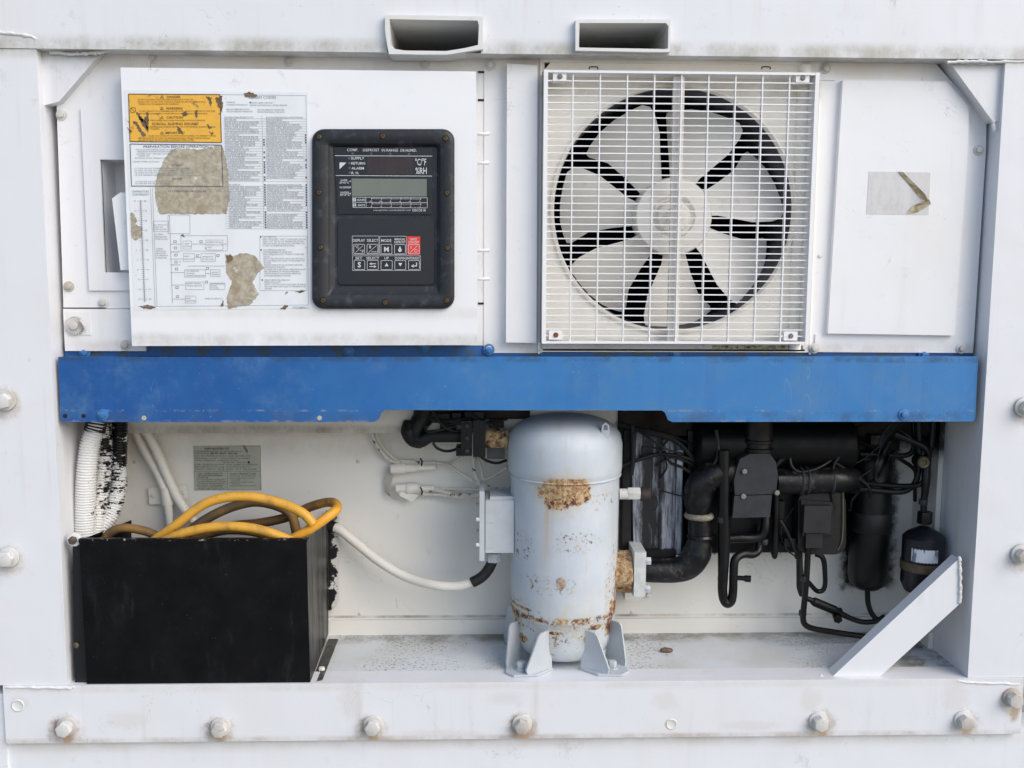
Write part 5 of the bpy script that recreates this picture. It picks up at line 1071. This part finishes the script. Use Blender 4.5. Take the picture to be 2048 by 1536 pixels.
bt('slanting black tube below the right end of the blue panel', [(1790, 868, .16), (1820, 880, .15), (1850, 896, .14), (1858, 915, .14)], [10, 7, 7, 7])
# solenoid valve
so = thing('solenoid_valve', 'dark boxy solenoid coil mounted low right of the valve', 'solenoid', W(1636, 1096, .13))
PUR = flat('purple_black', (31, 28, 33), .5, var=.1)
mk('coil', MB().pbox(1608, 1012, 1662, 1066, .12, .18, .004, 3), PUR, so)
mk('yoke', MB().prism([(1602, 1000), (1664, 1004), (1670, 1024), (1668, 1070), (1604, 1072)], .135, .20, .003), BLK2, so)
mk('valve_stem', MB().pbox(1612, 1067, 1645, 1096, .13, .18, .003), PUR, so)
# black block and insulated pipe left of the compressor
dp = thing('discharge_pipe', 'black insulated pipe hooking down to the block left of the compressor', 'pipe', W(880, 890, .17))
mk('elbow_pipe', MB().ptube([(852, 800, .20), (848, 830, .20), (838, 848, .195), (833, 866, .19), (842, 880, .18), (860, 873, .175), (890, 872, .17), (925, 872, .17)], [22, 22, 19, 17, 15, 13, 13, 13], seg=16, sub=6), BLK2, dp)
mk('plate', MB().pbox(846, 824, 926, 866, .212, .222, .002), flat('sooty_plate', (46, 40, 36), .8, var=.4, scale=60, bump=.5), dp)
mk('lagging', MB().ptube([(822, 842, .20), (820, 862, .195), (830, 878, .19), (846, 884, .185)], [14, 19, 18, 13], seg=16), BLK2, dp)
mk('rear_lump', MB().ptube([(828, 846, .22), (828, 866, .215), (840, 878, .205), (852, 880, .20)], [12, 17, 14, 9], seg=14), BLK2, dp)
mk('block', MB().pbox(922, 842, 944, 912, .14, .20, .002), BLK, dp); mk('block', MB().pbox(946, 841, 971, 914, .138, .20, .002), BLK, dp)
mk('block', MB().pbox(912, 896, 924, 912, .15, .20, .002), BLK, dp)
for (x_, y_, X_, y2, Y) in ((862, 828, 900, 846, .18), (904, 826, 922, 850, .17), (930, 824, 968, 840, .165), (978, 838, 1008, 856, .18), (880, 848, 912, 862, .19)):
    mk('fitting', MB().pbox(x_, y_, X_, y2, Y, Y + .025, .004, 2), BLK, dp)
for pts in ([(858, 836, .17), (890, 842, .16), (930, 838, .155), (975, 846, .16), (1015, 838, .17)], [(866, 822, .16), (884, 850, .155), (908, 862, .155), (930, 858, .15)], [(940, 820, .15), (950, 836, .145), (985, 852, .15), (1012, 870, .17)], [(850, 850, .165), (856, 864, .16), (880, 860, .155), (912, 852, .155)]):
    mk('wire', MB().ptube(pts, 2.6, seg=8), BLK2, dp)
for b_ in (852, 876, 902):
    p = W(934, b_, .138); mk('bolt', hexa(MB(), p, .005, .004), VAL, dp)
tube_thing('black_cable', 'thin black cable sagging under the insulated pipe', 'cable', [(866, 886, .17), (874, 896, .17), (890, 902, .17), (908, 900, .17), (924, 890, .17)], 3, BLK2, seg=8)
tube_thing('black_cable', 'thin black cable looping under the rusty port', 'cable', [(960, 912, .19), (975, 922, .19), (995, 926, .19), (1014, 920, .19)], 3, BLK2, seg=8)
mk('grey_plate', MB().pbox(974, 888, 1010, 918, .20, .21, .002), flat('plate_dim', (120, 122, 122), .6), dp)
# white wiring harness
WH = N('harness_white', .5); WH.color(WH.mix(WH.step(WH.noise(60, 5, .7), .56, .64), lin(206, 200, 188), lin(70, 66, 62))); WH = WH.m
hn = thing('wiring_harness', 'white painted bundle of wires and plugs left of the compressor', 'wiring', W(900, 990, .26))
for pts, r_ in (([(740, 820, .262), (741, 850, .262), (748, 880, .262), (764, 905, .262), (784, 922, .262), (820, 926, .262), (860, 925, .262), (892, 928, .258), (920, 945, .25), (950, 965, .24), (980, 976, .22), (1020, 980, .2)], 3.2),
                ([(748, 820, .262), (750, 855, .262), (760, 885, .262), (778, 908, .262), (795, 920, .262), (830, 922, .262)], 2.8),
                ([(840, 984, .262), (870, 980, .262), (905, 988, .255), (940, 990, .25), (975, 984, .23), (1020, 976, .2)], 4),
                ([(840, 988, .262), (880, 990, .26), (920, 994, .25), (960, 990, .24), (1000, 984, .21)], 3.2),
                ([(868, 978, .262), (920, 978, .26), (970, 980, .24), (1015, 988, .2)], 2.6),
                ([(947, 905, .24), (948, 935, .24), (952, 956, .24), (966, 972, .23), (985, 985, .21)], 4.2), ([(952, 910, .245), (962, 935, .245), (966, 958, .24), (972, 972, .23)], 3.2),
                ([(1016, 934, .2), (990, 950, .23), (966, 962, .24)], 3.5), ([(900, 927, .26), (915, 920, .26), (925, 912, .25)], 3)):
    mk('wire', MB().ptube(pts, r_, seg=8), WH, hn)
for pts, r_ in (([(782, 938, .26), (808, 936, .26), (810, 936, .26), (834, 935, .26), (836, 935, .26), (872, 934, .26)], [10, 12, 9.5, 9.5, 7.5, 6.5]), ([(792, 976, .258), (812, 976, .258), (814, 976, .258), (838, 977, .258), (840, 977, .258), (868, 976, .26)], [9, 10, 12, 11, 6, 5])):
    mk('plug', MB().ptube(pts, r_, seg=14, sub=2), WC, hn)
mk('tape_flap', sheet([(776, 936, .262), (790, 930, .255), (786, 950, .262), (778, 990, .258), (798, 1002, .262), (784, 998, .264), (770, 985, .268), (768, 962, .268)], .002), WC, hn)
mk('tape_flap', sheet([(786, 980, .254), (800, 982, .252), (838, 990, .256), (824, 1004, .256), (800, 992, .25)], .002), WC, hn)
m = MB()
for a, b in ((842, 924), (978, 978), (842, 982), (982, 986)): m.ptube([(a - 1, b - 7, .235), (a + 2, b, .228), (a + 1, b + 7, .235)], 1.8, seg=6)
mk('cable_tie', m, BLK2, hn)
# black wires right of the compressor
bw = thing('black_wiring', 'bundle of thin black wires drooping across the streaked housing', 'wiring', W(1340, 930, .17))
for pts, r_ in (([(1236, 848, .18), (1265, 856, .175), (1300, 866, .17), (1335, 874, .17), (1362, 890, .17), (1385, 915, .17), (1410, 938, .18)], 5), ([(1250, 852, .18), (1300, 862, .17), (1340, 872, .17), (1372, 884, .18), (1400, 900, .18)], 3),
                ([(1238, 935, .175), (1270, 922, .172), (1310, 910, .17), (1330, 909, .17), (1362, 913, .17), (1395, 925, .17), (1420, 942, .18)], 4), ([(1280, 912, .178), (1310, 909, .172), (1350, 914, .172), (1390, 932, .175)], 3), ([(1316, 908, .168), (1324, 895, .168), (1334, 882, .168), (1344, 876, .168)], 2.2),
                ([(1264, 850, .17), (1266, 880, .17), (1266, 920, .17), (1262, 950, .17)], 5), ([(1600, 1000, .17), (1570, 1040, .16), (1562, 1070, .16), (1575, 1100, .16), (1596, 1116, .16)], 1.6), ([(1810, 822, .14), (1776, 872, .14), (1750, 900, .15), (1715, 925, .16), (1640, 952, .16)], 1.8), ([(1806, 822, .14), (1768, 876, .14), (1758, 905, .14), (1746, 935, .15), (1716, 956, .15), (1700, 958, .15)], 1.6), ([(1815, 825, .14), (1780, 850, .14), (1765, 870, .14), (1758, 890, .14)], 3)):
    mk('wire', MB().ptube(pts, r_, seg=8), BLK2, bw)
rnd = random.Random(5)
for k in range(16):
    x = rnd.uniform(1270, 1800); y = rnd.uniform(850, 905); Y0 = rnd.uniform(.15, .2); pts = [(x, y, Y0)]
    for j in range(4):
        x += rnd.uniform(-45, 60); y += rnd.uniform(8, 42); pts.append((min(max(x, 1262), 1830), y, Y0 + rnd.uniform(-.02, .012)))
    mk('wire', MB().ptube(pts, rnd.choice((1.6, 2.2, 3.2, 4.2)), seg=8), BLK2 if k % 3 else INS, bw)
hs = thing('valve_fittings', 'cluster of small black fittings and tubes behind the valve', 'fittings', W(1440, 1100, .15))
for (a, b, Y, w_, h_) in ((1420, 870, .17, 30, 26), (1455, 890, .16, 20, 40), (1580, 1085, .15, 22, 16), (1405, 905, .17, 16, 18), (1676, 1000, .16, 14, 40), (1560, 1020, .16, 18, 34), (1755, 880, .17, 26, 18), (1420, 1085, .158, 26, 24)):
    mk('fitting', MB().pbox(a - w_ / 2, b - h_ / 2, a + w_ / 2, b + h_ / 2, Y, Y + .03, .005, 2), BLK, hs)
for (a, b, Y, r_) in ((1530, 1085, .15, 8), (1483, 1076, .146, 10), (1448, 1040, .126, 14), (1446, 1158, .127, 10), (1612, 1158, .137, 9), (1607, 1228, .15, 8), (1849, 1005, .126, 9)):
    p = W(a, b, Y); mk('ferrule', MB().cyl(p + Vector((0, .006, -.006)), p + Vector((0, .006, .006)), r_ * S(Y), seg=14, bev=.001), VAL, hs)
mk('tube', MB().ptube([(1432, 860, .15), (1436, 900, .14), (1430, 925, .135), (1412, 940, .14)], 5, seg=10), BLK, hs)
mk('tube', MB().ptube([(1580, 905, .15), (1582, 930, .14), (1600, 944, .135), (1640, 934, .14), (1690, 900, .16)], 4, seg=10), BLK, hs)
mk('tube', MB().ptube([(1700, 870, .16), (1690, 900, .15), (1668, 930, .14), (1664, 990, .14), (1674, 1040, .15)], 3.5, seg=10), BLK2, hs)
mk('tube', MB().ptube([(1560, 1040, .14), (1572, 1060, .14), (1590, 1100, .15), (1592, 1116, .16)], 3, seg=10), BLK2, hs)
# lump of dirt on the floor
m = MB(); p = Vector((W(1343, 1298, .10).x, .155, ZS + .003))
m.lathe([(0, -.014), (.005, -.012), (.0065, -.004), (.006, .005), (.0045, .012), (0, .014)], p, 'X', 10, cap=False)
for v in m.bm.verts: v.co += Vector((random.uniform(-1, 1), random.uniform(-1, 1), random.uniform(-1, 1))) * .001
o = mk('dirt_clod', m, flat('clod_brown', (126, 106, 90), .9, var=.3, scale=200, bump=.6), origin=p); tag(o, 'small brown clod lying alone on the recess floor', 'clod')

# ground under the container
gm = N('yard_concrete', .85); gm.color(gm.mix(gm.step(gm.noise(3, 6), .35, .7), lin(128, 126, 120), lin(150, 147, 140)))
m = MB(); gz = ZB - .32
m.quad([(-40, -40, gz), (40, -40, gz), (40, 40, gz), (-40, 40, gz)])
g_ = mk('ground', m, gm.m, kind='structure')
bpy.data.objects.remove(_fo)
